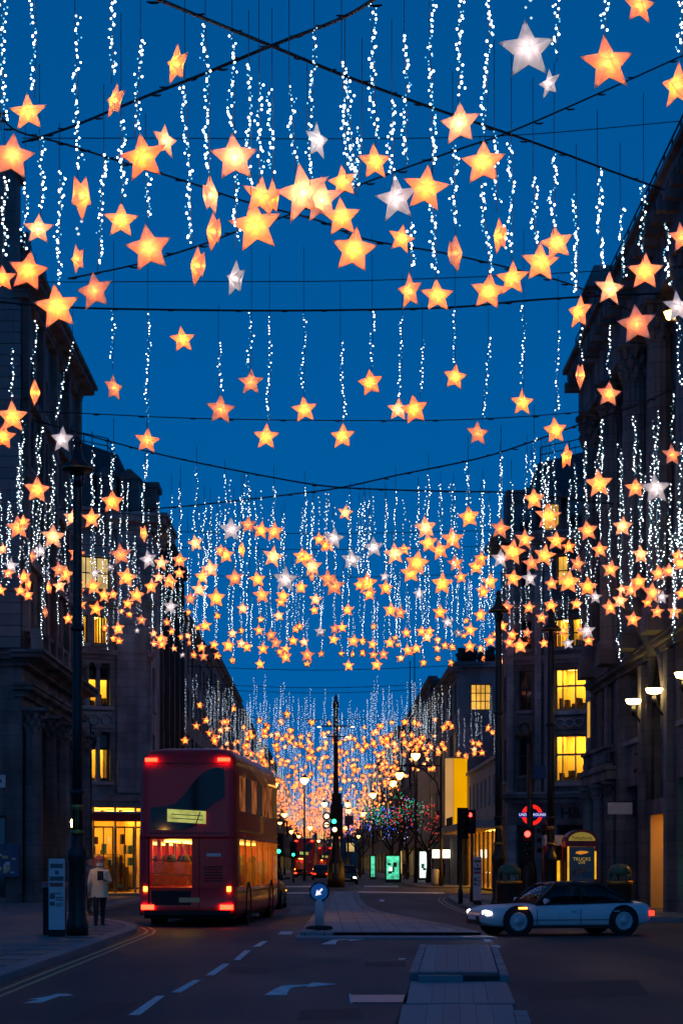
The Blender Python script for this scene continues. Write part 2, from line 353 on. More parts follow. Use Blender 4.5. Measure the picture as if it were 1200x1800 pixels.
M['starlit_d'] = emat('star_bulb_low', (1,.20,.03), 45.0); M['starfill_d'] = emat('star_fill_spokes_low', (1,.30,.14), 2.6); M['doorlamp'] = emat('door_soffit_lamp', (1,.45,.05), 4.5)

M['lanternlamp'] = emat('pavement_lantern_lamp', (1,.46,.09), 75)
def tinted():
    m = clearglass(); m.name = 'tinted_glass'
    for n_ in m.node_tree.nodes:
        if n_.type == 'BSDF_TRANSPARENT': n_.inputs[0].default_value = (.42,.46,.46,1)
    return m
M['tint'] = tinted()
# ================================================================== the setting: ground, road, pavements
def S(o): o['kind'] = 'structure'; return o
g = MB(); g.poly([(-1500,-200,-.03),(1500,-200,-.03),(1500,2500,-.03),(-1500,2500,-.03)]); S(g.build('ground', M['ground']))
g = MB(); g.poly([(-60,-20,0),(60,-20,0),(60,128,0),(9,128,0),(9,900,0),(-9,900,0),(-9,128,0),(-60,128,0)]); S(g.build('road', M['asphalt']))
def strip(line, w):  # offset a polyline sideways (to its left for w > 0)
    out = []
    for i, p in enumerate(line):
        a = Vector(line[max(i-1,0)]); b = Vector(line[min(i+1,len(line)-1)]); d = (b-a).normalized(); n = Vector((-d.y, d.x)); q = Vector(p) + n*w; out.append((q.x, q.y))
    return out
def resample(line, step):
    out = [Vector(line[0])]; acc = 0
    for a, b in zip(line, line[1:]):
        a, b = Vector(a), Vector(b); L = (b-a).length; t = step - acc
        while t <= L: out.append(a.lerp(b, t/L)); t += step
        acc = L - (t - step)
    return [(p.x, p.y) for p in out]
def kerbstones(parent, line, w, z0, z1, step=.95, ymax=70):
    # single granite kerb stones along the line, body to the left for w > 0
    pts = resample(line, step); off = strip(pts, w)
    rest = MB()
    for i in range(len(pts)-1):
        a, b, c, d = Vector(pts[i]), Vector(pts[i+1]), Vector(off[i+1]), Vector(off[i])
        g_ = .006; u = (b-a).normalized()*g_; u2 = (c-d).normalized()*g_
        quad = [a+u, b-u, c-u2, d+u2]
        if w < 0: quad = quad[::-1]
        ce = sum(quad, Vector((0,0)))/4; dz = random.uniform(-.004,.004)
        if ce.y < ymax and ce.y > 17:
            k = MB(); top = [q.lerp(ce, .03) for q in quad]
            k.rings([[(q.x-ce.x,q.y-ce.y,z0) for q in quad],[(q.x-ce.x,q.y-ce.y,z1-.015) for q in quad],[(q.x-ce.x,q.y-ce.y,z1+dz) for q in top]], smooth=False)
            k.build('kerb_stone', M['kerb'], parent, (ce.x,ce.y,0))
        else: rest.rings([[(q.x,q.y,z0) for q in quad],[(q.x,q.y,z1) for q in quad]], smooth=False)
    if rest.f: tag(rest.build('kerb_run', M['kerb'], parent), kind='stuff')

# left pavement: straight, then the corner swings away from the carriageway
LK = [(-4.30,-5),(-4.30,44),(-4.42,46),(-4.75,48.2),(-5.3,50.4),(-6.0,52.6),(-6.8,55.6),(-7.3,59),(-7.5,63),(-7.6,88),(-9.5,92),(-14,93),(-30,93)]
pv = MB(); inner = strip(LK, .30)
pv.prism(inner + [(-40,93),(-40,-5)], -.05, .085)
left_pave = S(pv.build('pavement', M['joint']))
kerbstones(left_pave, LK, .30, -.04, .115)
sl = mb(lambda m: m.rings([[(-.594,-.444,.06),(.594,-.444,.06),(.594,.444,.06),(-.594,.444,.06)],[(-.594,-.444,.112),(.594,-.444,.112),(.594,.444,.112),(-.594,.444,.112)],[(-.585,-.435,.117),(.585,-.435,.117),(.585,.435,.117),(-.585,.435,.117)]], smooth=False)).mesh('paving_slab', M['slab'])
def kerb_x(Y):
    for (x0,y0),(x1,y1) in zip(LK, LK[1:]):
        if y0 <= Y <= y1 and y1 > y0: return x0 + (x1-x0)*(Y-y0)/(y1-y0)
    return -8
n = 0; far = MB()
for j in range(80):
    Y = 21.5 + j*.9
    for i in range(12):
        X = -5.22 - i*1.2 - (.6 if j % 2 else 0)
        if X + .6 > kerb_x(Y) - .32 or X + .6 > kerb_x(min(Y+.5,87)) - .32: continue
        if X < -570/3400*Y - .9 or Y > 88: continue
        if n < 240 and Y < 62:
            link('paving_slab', sl, left_pave, (X, Y, random.uniform(-.004,.003)), (R(random.uniform(-.15,.15)), R(random.uniform(-.15,.15)), 0)); n += 1
        else: far.box(X-.594, X+.594, Y-.444, Y+.444, .06, .114)
tag(far.build('paving_field', M['slab'], left_pave), kind='stuff')
# filler of pavement between the slabs and the kerb
e = MB(); ed = strip(LK[:10], .305); ed2 = strip(LK[:10], 1.4); e.prism(ed + ed2[::-1], .05, .099); e.build('paving_border', M['slab'], left_pave)

# right pavement (corner with the phone box) and its kerb
RK = [(60,52.6),(9.5,52.6),(7.2,53.0),(6.0,54.2),(5.35,56),(5.05,59),(4.95,64),(5.0,70),(5.15,77),(5.45,85),(5.9,91),(6.8,94.5),(9.5,96.5),(60,97)]
inner = strip(RK, -.30)
pv = MB(); pv.prism((inner)[::-1], -.05, .085); right_pave = S(pv.build('pavement', M['joint']))
kerbstones(right_pave, RK, -.30, -.04, .115, ymax=80)
def in_right(X, Y): return 53.6 < Y < 92 and X > 6.1 + (.9 if Y < 56 else 0)
far = MB(); n = 0
for j in range(44):
    Y = 54.1 + j*.9
    for i in range(14):
        X = 6.7 + i*1.2 + (.6 if j % 2 else 0)
        if not in_right(X-.6, Y) or X > 640/3400*Y + .8: continue
        if n < 150 and Y < 72: link('paving_slab', sl, right_pave, (X, Y, random.uniform(-.004,.003)), (0, 0, 0)); n += 1
        else: far.box(X-.594, X+.594, Y-.444, Y+.444, .06, .114)
tag(far.build('paving_field', M['slab'], right_pave), kind='stuff')
e = MB(); e.prism((strip(RK[2:11], -.305) + strip(RK[2:11], -1.6)[::-1])[::-1], .05, .099); e.build('paving_border', M['slab'], right_pave)
# pavements of the street beyond the junction
for nm, poly in (('l', [(-6.4,99),(-6.2,104),(-6.2,900),(-40,900),(-40,95.5),(-9,95.5),(-7.2,96.5)]), ('r', [(6.6,125),(40,120),(40,900),(6.2,900),(6.2,131),(6.3,127)])):
    pv = MB(); pv.prism(poly, -.05, .115); S(pv.build('pavement', M['slab']))

# ---- central island with the column (raised, small pavers, granite kerb)
isl = [G(527,1638,.12), G(583,1566,.12), G(628,1566,.12), G(634,1580,.12), G(645,1592,.12), G(670,1602,.12), G(705,1609,.12), G(740,1616,.12), G(800,1627,.12), G(845,1638,.12)]
pv = MB(); pv.prism(isl[::-1], -.02, .105); island = S(pv.build('traffic_island', M['pavers']))
kerbstones(island, [isl[-1], isl[0]], -.28, -.02, .122, .8, 200); kerbstones(island, isl[:3], -.28, -.02, .121, 1.1, 200); kerbstones(island, isl[2:], -.28, -.02, .12, 1.1, 200)
# low step in front of the island
st = MB(); a0, a1 = G(520,1649,.03), G(872,1649,.03); b0, b1 = G(523,1643,.03), G(850,1643,.03)
st.prism([a0,a1,b1,b0], -.02, .045); S(st.build('island_step', M['kerb']))
# ---- near island: a raised head and flush crossing slabs, each slab its own stone
near = empty('traffic_island', (0,0,0)); S(near)
hd = [G(733,1713,.12), G(878,1713,.12), G(861,1660,.12), G(749,1660,.12)]
bx = MB(); bx.prism(hd, -.02, .10); bx.build('island_core', M['joint'], near)
def slabrow(xa, ya, xb, yb, z):   # xa: joint pixels along the near edge (row ya), xb: along the far edge (row yb)
    for k in range(len(xa)-1):
        q = [Vector(G(xa[k],ya,z)), Vector(G(xa[k+1],ya,z)), Vector(G(xb[k+1],yb,z)), Vector(G(xb[k],yb,z))]
        ce = sum(q, Vector((0,0)))/4; q = [ce + (p-ce) - (p-ce).normalized()*.016 for p in q]; t = [p.lerp(ce,.02) for p in q]; dz = random.uniform(-.004,.004)
        k_ = MB(); k_.rings([[(p.x-ce.x,p.y-ce.y,z-.06) for p in q],[(p.x-ce.x,p.y-ce.y,z-.008) for p in q],[(p.x-ce.x,p.y-ce.y,z+dz) for p in t]], smooth=False)
        k_.build('granite_slab', M['granite'], near, (ce.x,ce.y,0))
Z = lambda v: 600 + v/3.333
slabrow([Z(452),Z(545),Z(610),Z(685),Z(755),Z(825),Z(915)], 1708, [Z(500),Z(565),Z(625),Z(680),Z(740),Z(800),Z(865)], 1660.5, .125)
kerbstones(near, [hd[0], hd[1]], -.22, -.02, .118, .6, 60); kerbstones(near, [hd[3], hd[0]], -.12, -.02, .118, .9, 60); kerbstones(near, [hd[1], hd[2]], -.12, -.02, .118, .9, 60)
bx = MB(); bx.prism([G(680,1830,.02),G(925,1830,.02),G(Z(965),1723,.02),G(Z(405),1723,.02)], -.02, .012); bx.build('crossing_bed', M['joint'], near)
slabrow([Z(378),Z(525),Z(605),Z(690),Z(775),Z(860),Z(1018)], 1763, [Z(405),Z(540),Z(610),Z(685),Z(765),Z(835),Z(965)], 1724, .03)
slabrow([Z(310),Z(470),Z(582),Z(695),Z(808),Z(915),Z(1058)], 1835, [Z(355),Z(505),Z(597),Z(692),Z(785),Z(875),Z(1000)], 1764.5, .03)
kerbstones(near, [G(913,1830,.06), G(906,1790,.06), G(899,1768,.06)], -.14, -.02, .06, .7, 60)

# ---- painted markings, each its own sheet on the road
road = bpy.data.objects['road']
def mark(pts, mat='paint', name='road_marking'):
    m_ = MB(); w_ = [G(x,y) for x,y in pts]; m_.poly([(a,b,.005) for a,b in w_]); return m_.build(name, M[mat], road)
Z8 = lambda l: [(380+x/3.75, 1560+y/3.75) for x,y in l]
mark(Z8([(315,712),(465,712),(472,692),(488,668),(515,658),(602,653),(602,661),(802,639),(635,628),(607,642),(500,645),(432,651),(385,672)]))
mark(Z8([(690,376),(785,376),(797,352),(812,348),(876,346),(874,353),(992,343),(912,333),(880,341),(770,345)]))
mark([(40,1764),(72,1763.5),(104,1752),(131,1750),(116,1747),(99,1748),(84,1752),(48,1757.5),(70,1757)])
for a,b,c,d in (((226,1785),(246,1785),(290,1751),(276,1751)), ((301,1745),(318,1745),(354,1723),(341,1723)), ((361,1715),(376,1715),(404,1694.5),(392,1694.5)), ((410,1688),(422,1688),(441,1671),(430,1671)), ((444,1664.5),(457,1664.5),(471,1654.5),(461,1654.5)), ((488,1643),(512,1643),(515,1637.5),(494,1637.5)), ((838,1648),(850,1648),(842,1644),(832,1644)), ((852,1656),(866,1656),(858,1651),(847,1651)), ((866,1666),(881,1666),(876,1662),(862,1662))):
    mark([a,b,c,d])
for off in (-.22, -.40):
    l0 = [p for p in LK if p[1] <= 60]; l0 = [(-4.3,18)] + l0[1:]; A = strip(l0, off+.035); B = strip(l0, off-.035)
    m_ = MB()
    for i in range(len(A)-1): m_.poly([(*A[i],.005),(*A[i+1],.005),(*B[i+1],.005),(*B[i],.005)])
    m_.build('double_line', M['ypaint'], road)
for off in (.25, .45):
    A = strip(RK[3:12], off+.04); B = strip(RK[3:12], off-.04); m_ = MB()
    for i in range(len(A)-1): m_.poly([(*A[i],.005),(*A[i+1],.005),(*B[i+1],.005),(*B[i],.005)])
    m_.build('double_line', M['ypaint'], road)
mark([(628,1569),(782,1571),(780,1568.6),(628,1567)]); mark([(488,1571),(560,1571),(562,1568.5),(490,1568.5)]); mark([(664,1584),(674,1585),(676,1582.5),(670,1581)])
mark([(500,1559.5),(560,1559.5),(560,1557.5),(503,1557.5)]); mark([(640,1559),(700,1559.5),(700,1557),(640,1557)]); mark([(746,1557),(752,1557),(738,1550),(732,1550)], 'ypaint')
# darker patches where the road was dug up and made good
M['patch'] = pmat('tar_patch', (.022,.021,.020), .7, var=.4, scale=3, bump=.3)
for q_ in ([(395,1712),(470,1712),(478,1700),(405,1700)],[(520,1795),(640,1790),(632,1772),(528,1776)],[(930,1760),(1140,1750),(1120,1722),(925,1728)],[(120,1795),(190,1795),(245,1762),(180,1762)],[(640,1700),(715,1700),(712,1690),(640,1691)],[(470,1612),(505,1612),(512,1598),(480,1598)]):
    m_ = MB(); m_.poly([(*G(x,y),.003) for x,y in q_]); m_.build('road_patch', M['patch'], road)
# metal channel cover let into the road
dr = empty('drain_cover', (0,0,0)); tag(dr, 'long narrow metal drain cover in the road beside the near island', 'drain cover')
q = [G(617,1762,.01),G(745,1762,.01),G(738,1749,.01),G(618,1749,.01)]
mb(lambda m: m.prism(q, -.01, .012)).build('cover_plate', pmat('worn_steel', (.10,.115,.14), .35, metal=.7, var=.5, scale=5), dr)
for x0 in (615.5, 741): mb(lambda m: m.prism([G(x0,1763,.01),G(x0+4,1763,.01),G(x0+1,1748,.01),G(x0-2.5,1748,.01)], -.01, .018)).build('end_bar', M['whitematte'], dr)
for x0,y0 in ((705,1687),(440,1607),(562,1648)):  # the piece beside the bus is a scrap of litter
    X,Y = G(x0,y0); lt = MB(); lt.prism([(X-.05,Y-.12),(X+.06,Y-.10),(X+.07,Y+.11),(X-.04,Y+.13)], 0, .02)
    tag(lt.build('road_stud', M['white']), {705:'small white road stud left of the near island',440:'small white scrap of litter beside the large bus',562:'small pale road stud in front of the keep-left bollard'}[x0], 'road stud')

# ================================================================== buildings
class Fr:
    def __init__(s, ox, oy, ux, uy, k=1.):
        L = math.hypot(ux, uy); s.o = Vector((ox, oy)); s.u = Vector((ux/L, uy/L)); s.n = Vector((s.u.y, -s.u.x)); s.k = k
    def p(s, u, z, d=0.): q = s.o + s.u*(u*s.k) + s.n*d; return (q.x, q.y, z)
    def box(s, m, u0, u1, z0, z1, d0, d1):
        m.hexa([s.p(u0,z0,d1),s.p(u1,z0,d1),s.p(u1,z0,d0),s.p(u0,z0,d0),s.p(u0,z1,d1),s.p(u1,z1,d1),s.p(u1,z1,d0),s.p(u0,z1,d0)])
    def quad(s, m, u0, u1, z0, z1, d): m.poly([s.p(u0,z0,d),s.p(u1,z0,d),s.p(u1,z1,d),s.p(u0,z1,d)])
def fbox(fr, name, mat, parent, u0, u1, z0, z1, d0, d1):
    m = MB(); fr.box(m, u0,u1,z0,z1,d0,d1); return m.build(name, mat, parent)
def wall(fr, parent, W, z0, z1, holes, mat, depth=.35, name='wall'):
    us = sorted({0., W} | {h[0] for h in holes} | {h[1] for h in holes}); zs = sorted({z0, z1} | {h[2] for h in holes} | {h[3] for h in holes})
    m = MB()
    for a, b in zip(us, us[1:]):
        for c, d in zip(zs, zs[1:]):
            uc, zc = (a+b)/2, (c+d)/2
            if any(h[0] < uc < h[1] and h[2] < zc < h[3] for h in holes): continue
            fr.quad(m, a, b, c, d, 0)
    for h in holes:
        a, b, c, d = h[:4]
        m.poly([fr.p(a,c,0),fr.p(a,d,0),fr.p(a,d,-depth),fr.p(a,c,-depth)]); m.poly([fr.p(b,c,-depth),fr.p(b,d,-depth),fr.p(b,d,0),fr.p(b,c,0)])
        m.poly([fr.p(a,d,0),fr.p(b,d,0),fr.p(b,d,-depth),fr.p(a,d,-depth)]); m.poly([fr.p(a,c,-depth),fr.p(b,c,-depth),fr.p(b,c,0),fr.p(a,c,0)])
    return m.build(name, mat, parent)
def window(fr, parent, u0, u1, z0, z1, cols=2, rows=2, glass='glass', mat='frame', bar=.06, d=-.22, sill=True, room=None, split=None, trans=None):
    m = MB(); fw = bar*1.3
    fr.box(m,u0,u0+fw,z0,z1,d-.05,d+.05); fr.box(m,u1-fw,u1,z0,z1,d-.05,d+.05); fr.box(m,u0+fw,u1-fw,z0,z0+fw,d-.05,d+.05); fr.box(m,u0+fw,u1-fw,z1-fw,z1,d-.05,d+.05)
    cs = split if split else [u0+fw+(u1-u0-2*fw)*k/cols for k in range(cols+1)]
    rs = trans if trans else [z0+fw+(z1-z0-2*fw)*k/rows for k in range(rows+1)]
    for c in cs[1:-1]: fr.box(m,c-bar/2,c+bar/2,z0+fw,z1-fw,d-.04,d+.04)
    for r in rs[1:-1]: fr.box(m,u0+fw,u1-fw,r-bar/2,r+bar/2,d-.035,d+.035)
    w = m.build('window', M[mat], parent)
    for a,b in zip(cs,cs[1:]):
        for c,e_ in zip(rs,rs[1:]):
            t = random.uniform(-.008,.008)
            p_ = MB(); p_.poly([fr.p(a,c,d+t),fr.p(b,c,d-t),fr.p(b,e_,d-t*.5),fr.p(a,e_,d+t*.5)])
            gl = glass if isinstance(glass, str) else glass(a,c)
            p_.build('pane', M[gl], w)
    if sill: fbox(fr,'sill',M['stone'] ,w,u0-.12,u1+.12,z0-.16,z0-.003,-.2,.12)
    if room:
        r_ = MB(); D = -2.6; i = -.3
        r_.cur = 0
        fr.quad(r_,u0-.3,u1+.3,z0-.2,z1+.2,D)
        r_.poly([fr.p(u0-.3,z0-.2,i),fr.p(u0-.3,z1+.2,i),fr.p(u0-.3,z1+.2,D),fr.p(u0-.3,z0-.2,D)]); r_.poly([fr.p(u1+.3,z0-.2,D),fr.p(u1+.3,z1+.2,D),fr.p(u1+.3,z1+.2,i),fr.p(u1+.3,z0-.2,i)])
        r_.poly([fr.p(u0-.3,z1+.2,i),fr.p(u1+.3,z1+.2,i),fr.p(u1+.3,z1+.2,D),fr.p(u0-.3,z1+.2,D)]); r_.poly([fr.p(u0-.3,z0-.2,D),fr.p(u1+.3,z0-.2,D),fr.p(u1+.3,z0-.2,i),fr.p(u0-.3,z0-.2,i)])
        r_.cur = 1; fr.box(r_,u0+.1,u1-.1,z1+.05,z1+.12,D+.5,D+1.6)
        r_.cur = 2
        k = 0
        uu = u0
        while uu < u1 and 'f' in room:
            w_ = random.uniform(.18,.5); h_ = random.uniform(.25,.75)*(z1-z0)*.45; fr.box(r_,uu,uu+w_*.8,z0-.15,z0+h_,-1.0-random.random()*.4,-.75); uu += w_
        if 'c' in room:
            r_.cur = 3
            for s_ in (u0+.02, u1-.30):
                for k in range(5): fr.box(r_,s_+k*.058,s_+k*.058+.045,z0-.1,z1,-.52-.05*(k%2),-.47-.05*(k%2))
        r_.build('lit_room', [M['roomwall'],M['roomlamp'],M['roomdark'],M['curtain']], w)
    return w
def block(name, mat, parent, x0,x1,y0,y1,z0,z1):
    m = MB(); m.box(x0,x1,y0,y1,z0,z1); return m.build(name, mat, parent)
def cornice(fr, parent, u0, u1, z, h, out, mat, name='cornice'):
    m = MB(); prof = [(0,0),(.25,.30),(.45,.36),(.5,.75),(.8,.85),(.85,1.),(1.,1.)]
    for (a,b),(c,d_) in zip(prof,prof[1:]):
        if c > a: fr.box(m,u0-out*d_,u1+out*d_,z+h*a,z+h*c,-.3,out*max(b,d_))
    return m.build(name, mat, parent)
def balustrade(fr, parent, u0, u1, z, h, mat, d=-.1, step=.3):
    m = MB(); fr.box(m,u0,u1,z,z+h*.15,d-.12,d+.12); fr.box(m,u0,u1,z+h*.85,z+h,d-.14,d+.14); u = u0+.1
    while u < u1-.1:
        q = fr.p(u+.05,0,d); m.lathe([(.05,z+h*.15),(.09,z+h*.35),(.04,z+h*.6),(.07,z+h*.85)],6,(q[0],q[1],0)); u += step
    return m.build('balustrade', mat, parent)
def rail(parent, pts, h, mat, name='roof_railing', r=.03):
    m = MB()
    for a,b in zip(pts,pts[1:]):
        a,b = Vector(a),Vector(b); n_ = max(1,int((b-a).length/1.3))
        for k in range(n_+1): q = a.lerp(b,k/n_); m.tube([q,q+Vector((0,0,h))],r,5)
        for t in (.5,1.): m.tube([a+Vector((0,0,h*t)),b+Vector((0,0,h*t))],r,5)
    return m.build(name, mat, parent)
def column(fr, parent, u, z0, z1, r, mat, d=.1, flutes=14, name='column', cap=True):
    m = MB(); q = fr.p(u,0,d); n_ = flutes*2
    def ring(rad,z,fl=True): return [(q[0]+rad*(1-(.07 if (k%2 and fl) else 0))*math.cos(2*math.pi*k/n_), q[1]+rad*(1-(.07 if (k%2 and fl) else 0))*math.sin(2*math.pi*k/n_), z) for k in range(n_)]
    h = z1-z0; ch = min(1.3, h*.13)
    m.rings([ring(r*1.25,z0,False),ring(r*1.25,z0+.2,False),ring(r*1.1,z0+.3,False),ring(r,z0+.4),ring(r*.98,z0+h*.5),ring(r*.86,z1-ch)], smooth=False)
    m.rings([ring(r*.9,z1-ch,False),ring(r*.95,z1-ch+.05,False)], smooth=False)
    if cap:
        for t,(ra,zz) in enumerate(((.95,0.),(1.0,.3),(1.15,.6))):
            for k in range(8):
                a = 2*math.pi*(k+.5*t)/8; c_ = Vector((math.cos(a),math.sin(a),0)); b0 = Vector((q[0],q[1],z1-ch+zz*ch))
                m.tube([b0+c_*r*ra*.8, b0+c_*r*ra*.98+Vector((0,0,ch*.28)), b0+c_*r*ra*1.2+Vector((0,0,ch*.36)), b0+c_*r*ra*1.28+Vector((0,0,ch*.28))],[.09*r/.45,.12*r/.45,.07*r/.45,.03],5)
        m.rings([ring(r*.86,z1-ch,False),ring(r*1.0,z1-.12,False)], smooth=False)
        m.box(q[0]-r*1.3,q[0]+r*1.3,q[1]-r*1.3,q[1]+r*1.3,z1-.12,z1)
    return m.build(name, mat, parent)
rnd = random.Random(3)
# ---------------- near left: dark corner block, coursed end wall towards us, facade along the street
NL = empty('corner_building', (-11.4,73,0)); NL.location = (0,0,0)
tag(NL, 'dark coursed-stone corner building at the left edge with deep shop cornice', 'building')
fe = Fr(-24,73,1,0); ff = Fr(-11.4,73,0,1)
block('core', M['stone2'], NL, -24, -11.75, 73.4, 88.9, 0, 23.2)
wall(fe, NL, 12.6, 0, 9.2, [(9.9,12.0,.3,3.4)], M['stone2'])
window(fe, NL, 9.9,12.0,.3,3.4,2,1,sill=False)
crs = mb(lambda m: m.rings([[(-6.3,-.10,0),(6.28,-.10,0),(6.28,.35,0),(-6.3,.35,0)],[(-6.3,-.10,.40),(6.28,-.10,.40),(6.28,.35,.40),(-6.3,.35,.40)]],smooth=False)).mesh('stone_course', M['course'])
for k in range(32): link('stone_course', crs, NL, (-17.72+rnd.uniform(-.012,.012), 73.03, 9.75+k*.425))
fbox(fe,'end_wall',M['stone2'],NL,0,12.55,9.2,23.3,-.35,-.08)
hs = []
for b in range(4):
    for z0,z1 in ((10.4,12.7),(13.7,15.9),(16.9,18.9),(19.8,21.4)): hs.append((1.3+b*3.9,2.9+b*3.9,z0,z1))
gh = [(1.0+b*3.9,3.9+b*3.9,.35,7.2) for b in range(4)]
wall(ff, NL, 15.9, 0, 23.3, hs+gh, M['stone2'])
for h in hs: window(ff, NL, *h, 2, 2)
for i,h in enumerate(gh):
    w_ = window(ff, NL, *h, 3, 3, sill=False, d=-.3, bar=.09)
for u in (3.3,4.95,7.3,8.9,11.2): fbox(ff,'lit_strip',M['yellowlight'],NL,u,u+.16,1.5+rnd.random(),3.2+rnd.random()*.6,-.27,-.25)
for u in (.5,4.4,8.3,12.2,15.5): column(ff,NL,u,.1,7.5,.38,M['stone2'],d=.35,flutes=8)
cornice(ff,NL,0,15.9,7.9,.5,.55,M['stone2'],'shop_entablature'); cornice(ff,NL,0,15.9,9.05,.55,1.0,M['stone2']); cornice(fe,NL,0,12.6,9.05,.5,.5,M['stone2'])
cornice(ff,NL,0,15.9,22.9,.8,.9,M['stone2'],'eaves_cornice')
for u in range(0,15,2): fbox(ff,'balcony_pier',M['stone2'],NL,u+.2,u+.7,9.6,10.5,.3,.7)
balustrade(ff,NL,.7,15.5,9.6,.9,M['stone2'],.5)
for z in (13.0,16.2,19.2): fbox(ff,'string_course',M['stone2'],NL,0,15.9,z,z+.3,0,.25)
for b in range(5): fbox(ff,'pilaster',M['stone2'],NL,.2+b*3.87,.85+b*3.87,10.4,22.9,0,.22)
rf = MB(); rf.hexa([(-24,73.5,23.3),(-11.6,73.5,23.3),(-11.6,88.8,23.3),(-24,88.8,23.3),(-22,75.5,26.6),(-13.1,75.5,26.6),(-13.1,86.5,26.6),(-22,86.5,26.6)])
rfo = rf.build('roof', M['slate'], NL)
for y0 in (75.3,79.6,83.6): 
    d_ = MB(); d_.box(-13.6,-11.75,y0,y0+1.5,23.4,25.6); d_.hexa([(-14,y0-.2,25.6),(-11.55,y0-.2,25.6),(-11.55,y0+1.7,25.6),(-14,y0+1.7,25.6),(-14,y0+.6,26.4),(-11.6,y0+.6,26.4),(-11.6,y0+.9,26.4),(-14,y0+.9,26.4)]); d_.build('dormer', M['slate'], rfo)
block('chimney', M['stone2'], rfo, -12.9,-11.7, 72.9,74.6, 23.7, 27.8); block('chimney', M['stone2'], rfo, -12.6,-11.5, 87.2,88.6, 23.7, 25.9)
pl = MB(); pl.box(-13.05,-11.55,72.7,74.8,27.8,28.1); pl.build('chimney_cap', M['stone2'], rfo)
ps = empty('poster_panel', (-12.1,72.88,0)); tag(ps,'pale printed poster panel on the dark wall at the left edge','poster')
block('board', M['bluecoat'], ps, -.6,.62,-.03,.03,1.1,2.35)
for i in range(22):
    x0 = rnd.uniform(-.55,.4); z0 = rnd.uniform(1.2,2.15); block('print_patch', [M['whitematte'],M['grey'],M['hangblue'],M['creamwall']][i%4], ps, x0,x0+rnd.uniform(.08,.22),-.036-i*.0006,-.031-i*.0006,z0,z0+rnd.uniform(.05,.16))
sg = empty('wall_sign', (-12.35,72.9,4.7)); tag(sg,'small pale rectangular wall sign at the left edge','sign')
block('plate', M['whitematte'], sg, -.35,.35,-.04,.0,-.24,.24); block('print_bar', M['grey'], sg, -.2,.22,-.045,-.041,-.06,.08)
sg = empty('hanging_sign', (-11.2,73.6,0)); tag(sg,'blue hanging sign with pale curl on the dark left corner building','sign')
block('plate', M['hangblue'], sg, -.28,.3,-.05,.05,2.75,3.35); block('bracket', M['black'], sg, -.45,.42,-.03,.03,3.35,3.42); block('bracket', M['hangblue'], sg, -.42,.40,-.04,.04,3.43,3.52)
m_ = MB(); m_.tube([(.0+.13*math.cos(t),-.065,3.03+.16*math.sin(t)) for t in [k*.35-1.2 for k in range(9)]],.022,6); m_.build('emblem', M['whitematte'], sg)

# ---------------- far left: pale stone block facing us across the junction
FL = empty('stone_building'); tag(FL,'pale stone corner building with tall mullioned windows behind the red bus','building')
f1 = Fr(-12.75,97.5,3.85,2.0,.7); W1 = 6.2
def cells(fr, hs): return hs
H1 = [(.3,3.0,5.8,8.3),(.3,3.0,9.6,11.8),(.3,1.3,12.75,14.2),(1.75,2.9,12.75,14.2),(.3,3.0,15.5,17.2)]
wall(f1,FL,W1,4.9,19.4,H1,M['stone'])
block('core', M['stone2'], FL, -20,-13.2,98.2,115,0,19.4); block('core', M['stone2'], FL, -14,-9.4,103.2,108,5,19.4)
sp = [.38,1.18,2.05,2.92]
def bl(a,c): return 'clear'
w = window(f1,FL,.3,3.0,5.8,8.3,split=sp,trans=[5.88,7.45,8.22],glass=lambda a,c: 'blind' if c > 7 else 'clear',room='c',bar=.12)
w = window(f1,FL,.3,3.0,9.6,11.8,split=sp,trans=[9.68,11.0,11.7],glass=lambda a,c: 'glass' if (c > 10.5 or a < 1) else 'clear',room='f',bar=.12)
window(f1,FL,.3,1.3,12.75,14.2,4,1,glass='clear',room='c'); window(f1,FL,1.75,2.9,12.75,14.2,5,1,glass='clear',room='c')
window(f1,FL,.3,3.0,15.5,17.2,3,2,glass='litpane2')
for u in (1.18,2.05):
    for z0,z1 in ((5.8,8.3),(9.6,11.8)): column(f1,FL,u,z0,z1,.13,M['stone'],d=-.02,flutes=6)
fbox(f1,'pilaster',M['stone'],FL,3.4,5.7,5.2,18.6,0,.28); fbox(f1,'pilaster',M['stone'],FL,0,.2,5.2,18.6,0,.2)
fbox(f1,'spandrel',M['stone3'],FL,.3,3.05,8.5,9.3,0,.12)
for u in (.7,1.65,2.6):
    q = f1.p(u,8.9,.12); r_ = MB(); t_ = [(.26+.05*math.cos(a),.05*math.sin(a)) for a in [k*math.pi/3 for k in range(7)]]
    ring = [];
    for k in range(14):
        a = 2*math.pi*k/14; c_ = Vector(f1.p(u+.27/.7*math.cos(a),8.9+.27*math.sin(a),.16)); ring.append(c_)
    r_.tube(ring+[ring[0]],.05,6); r_.build('roundel', M['stone'], FL)
cornice(f1,FL,0,W1,12.0,.45,.35,M['stone']); cornice(f1,FL,0,W1,14.6,.5,.5,M['stone']); cornice(f1,FL,0,W1,18.6,.9,.9,M['stone'],'eaves_cornice'); cornice(f1,FL,0,W1,4.5,.6,.45,M['stone'],'shop_cornice')
for z in (5.6,9.4): fbox(f1,'sill_course',M['stone3'],FL,.1,3.2,z,z+.14,0,.22)
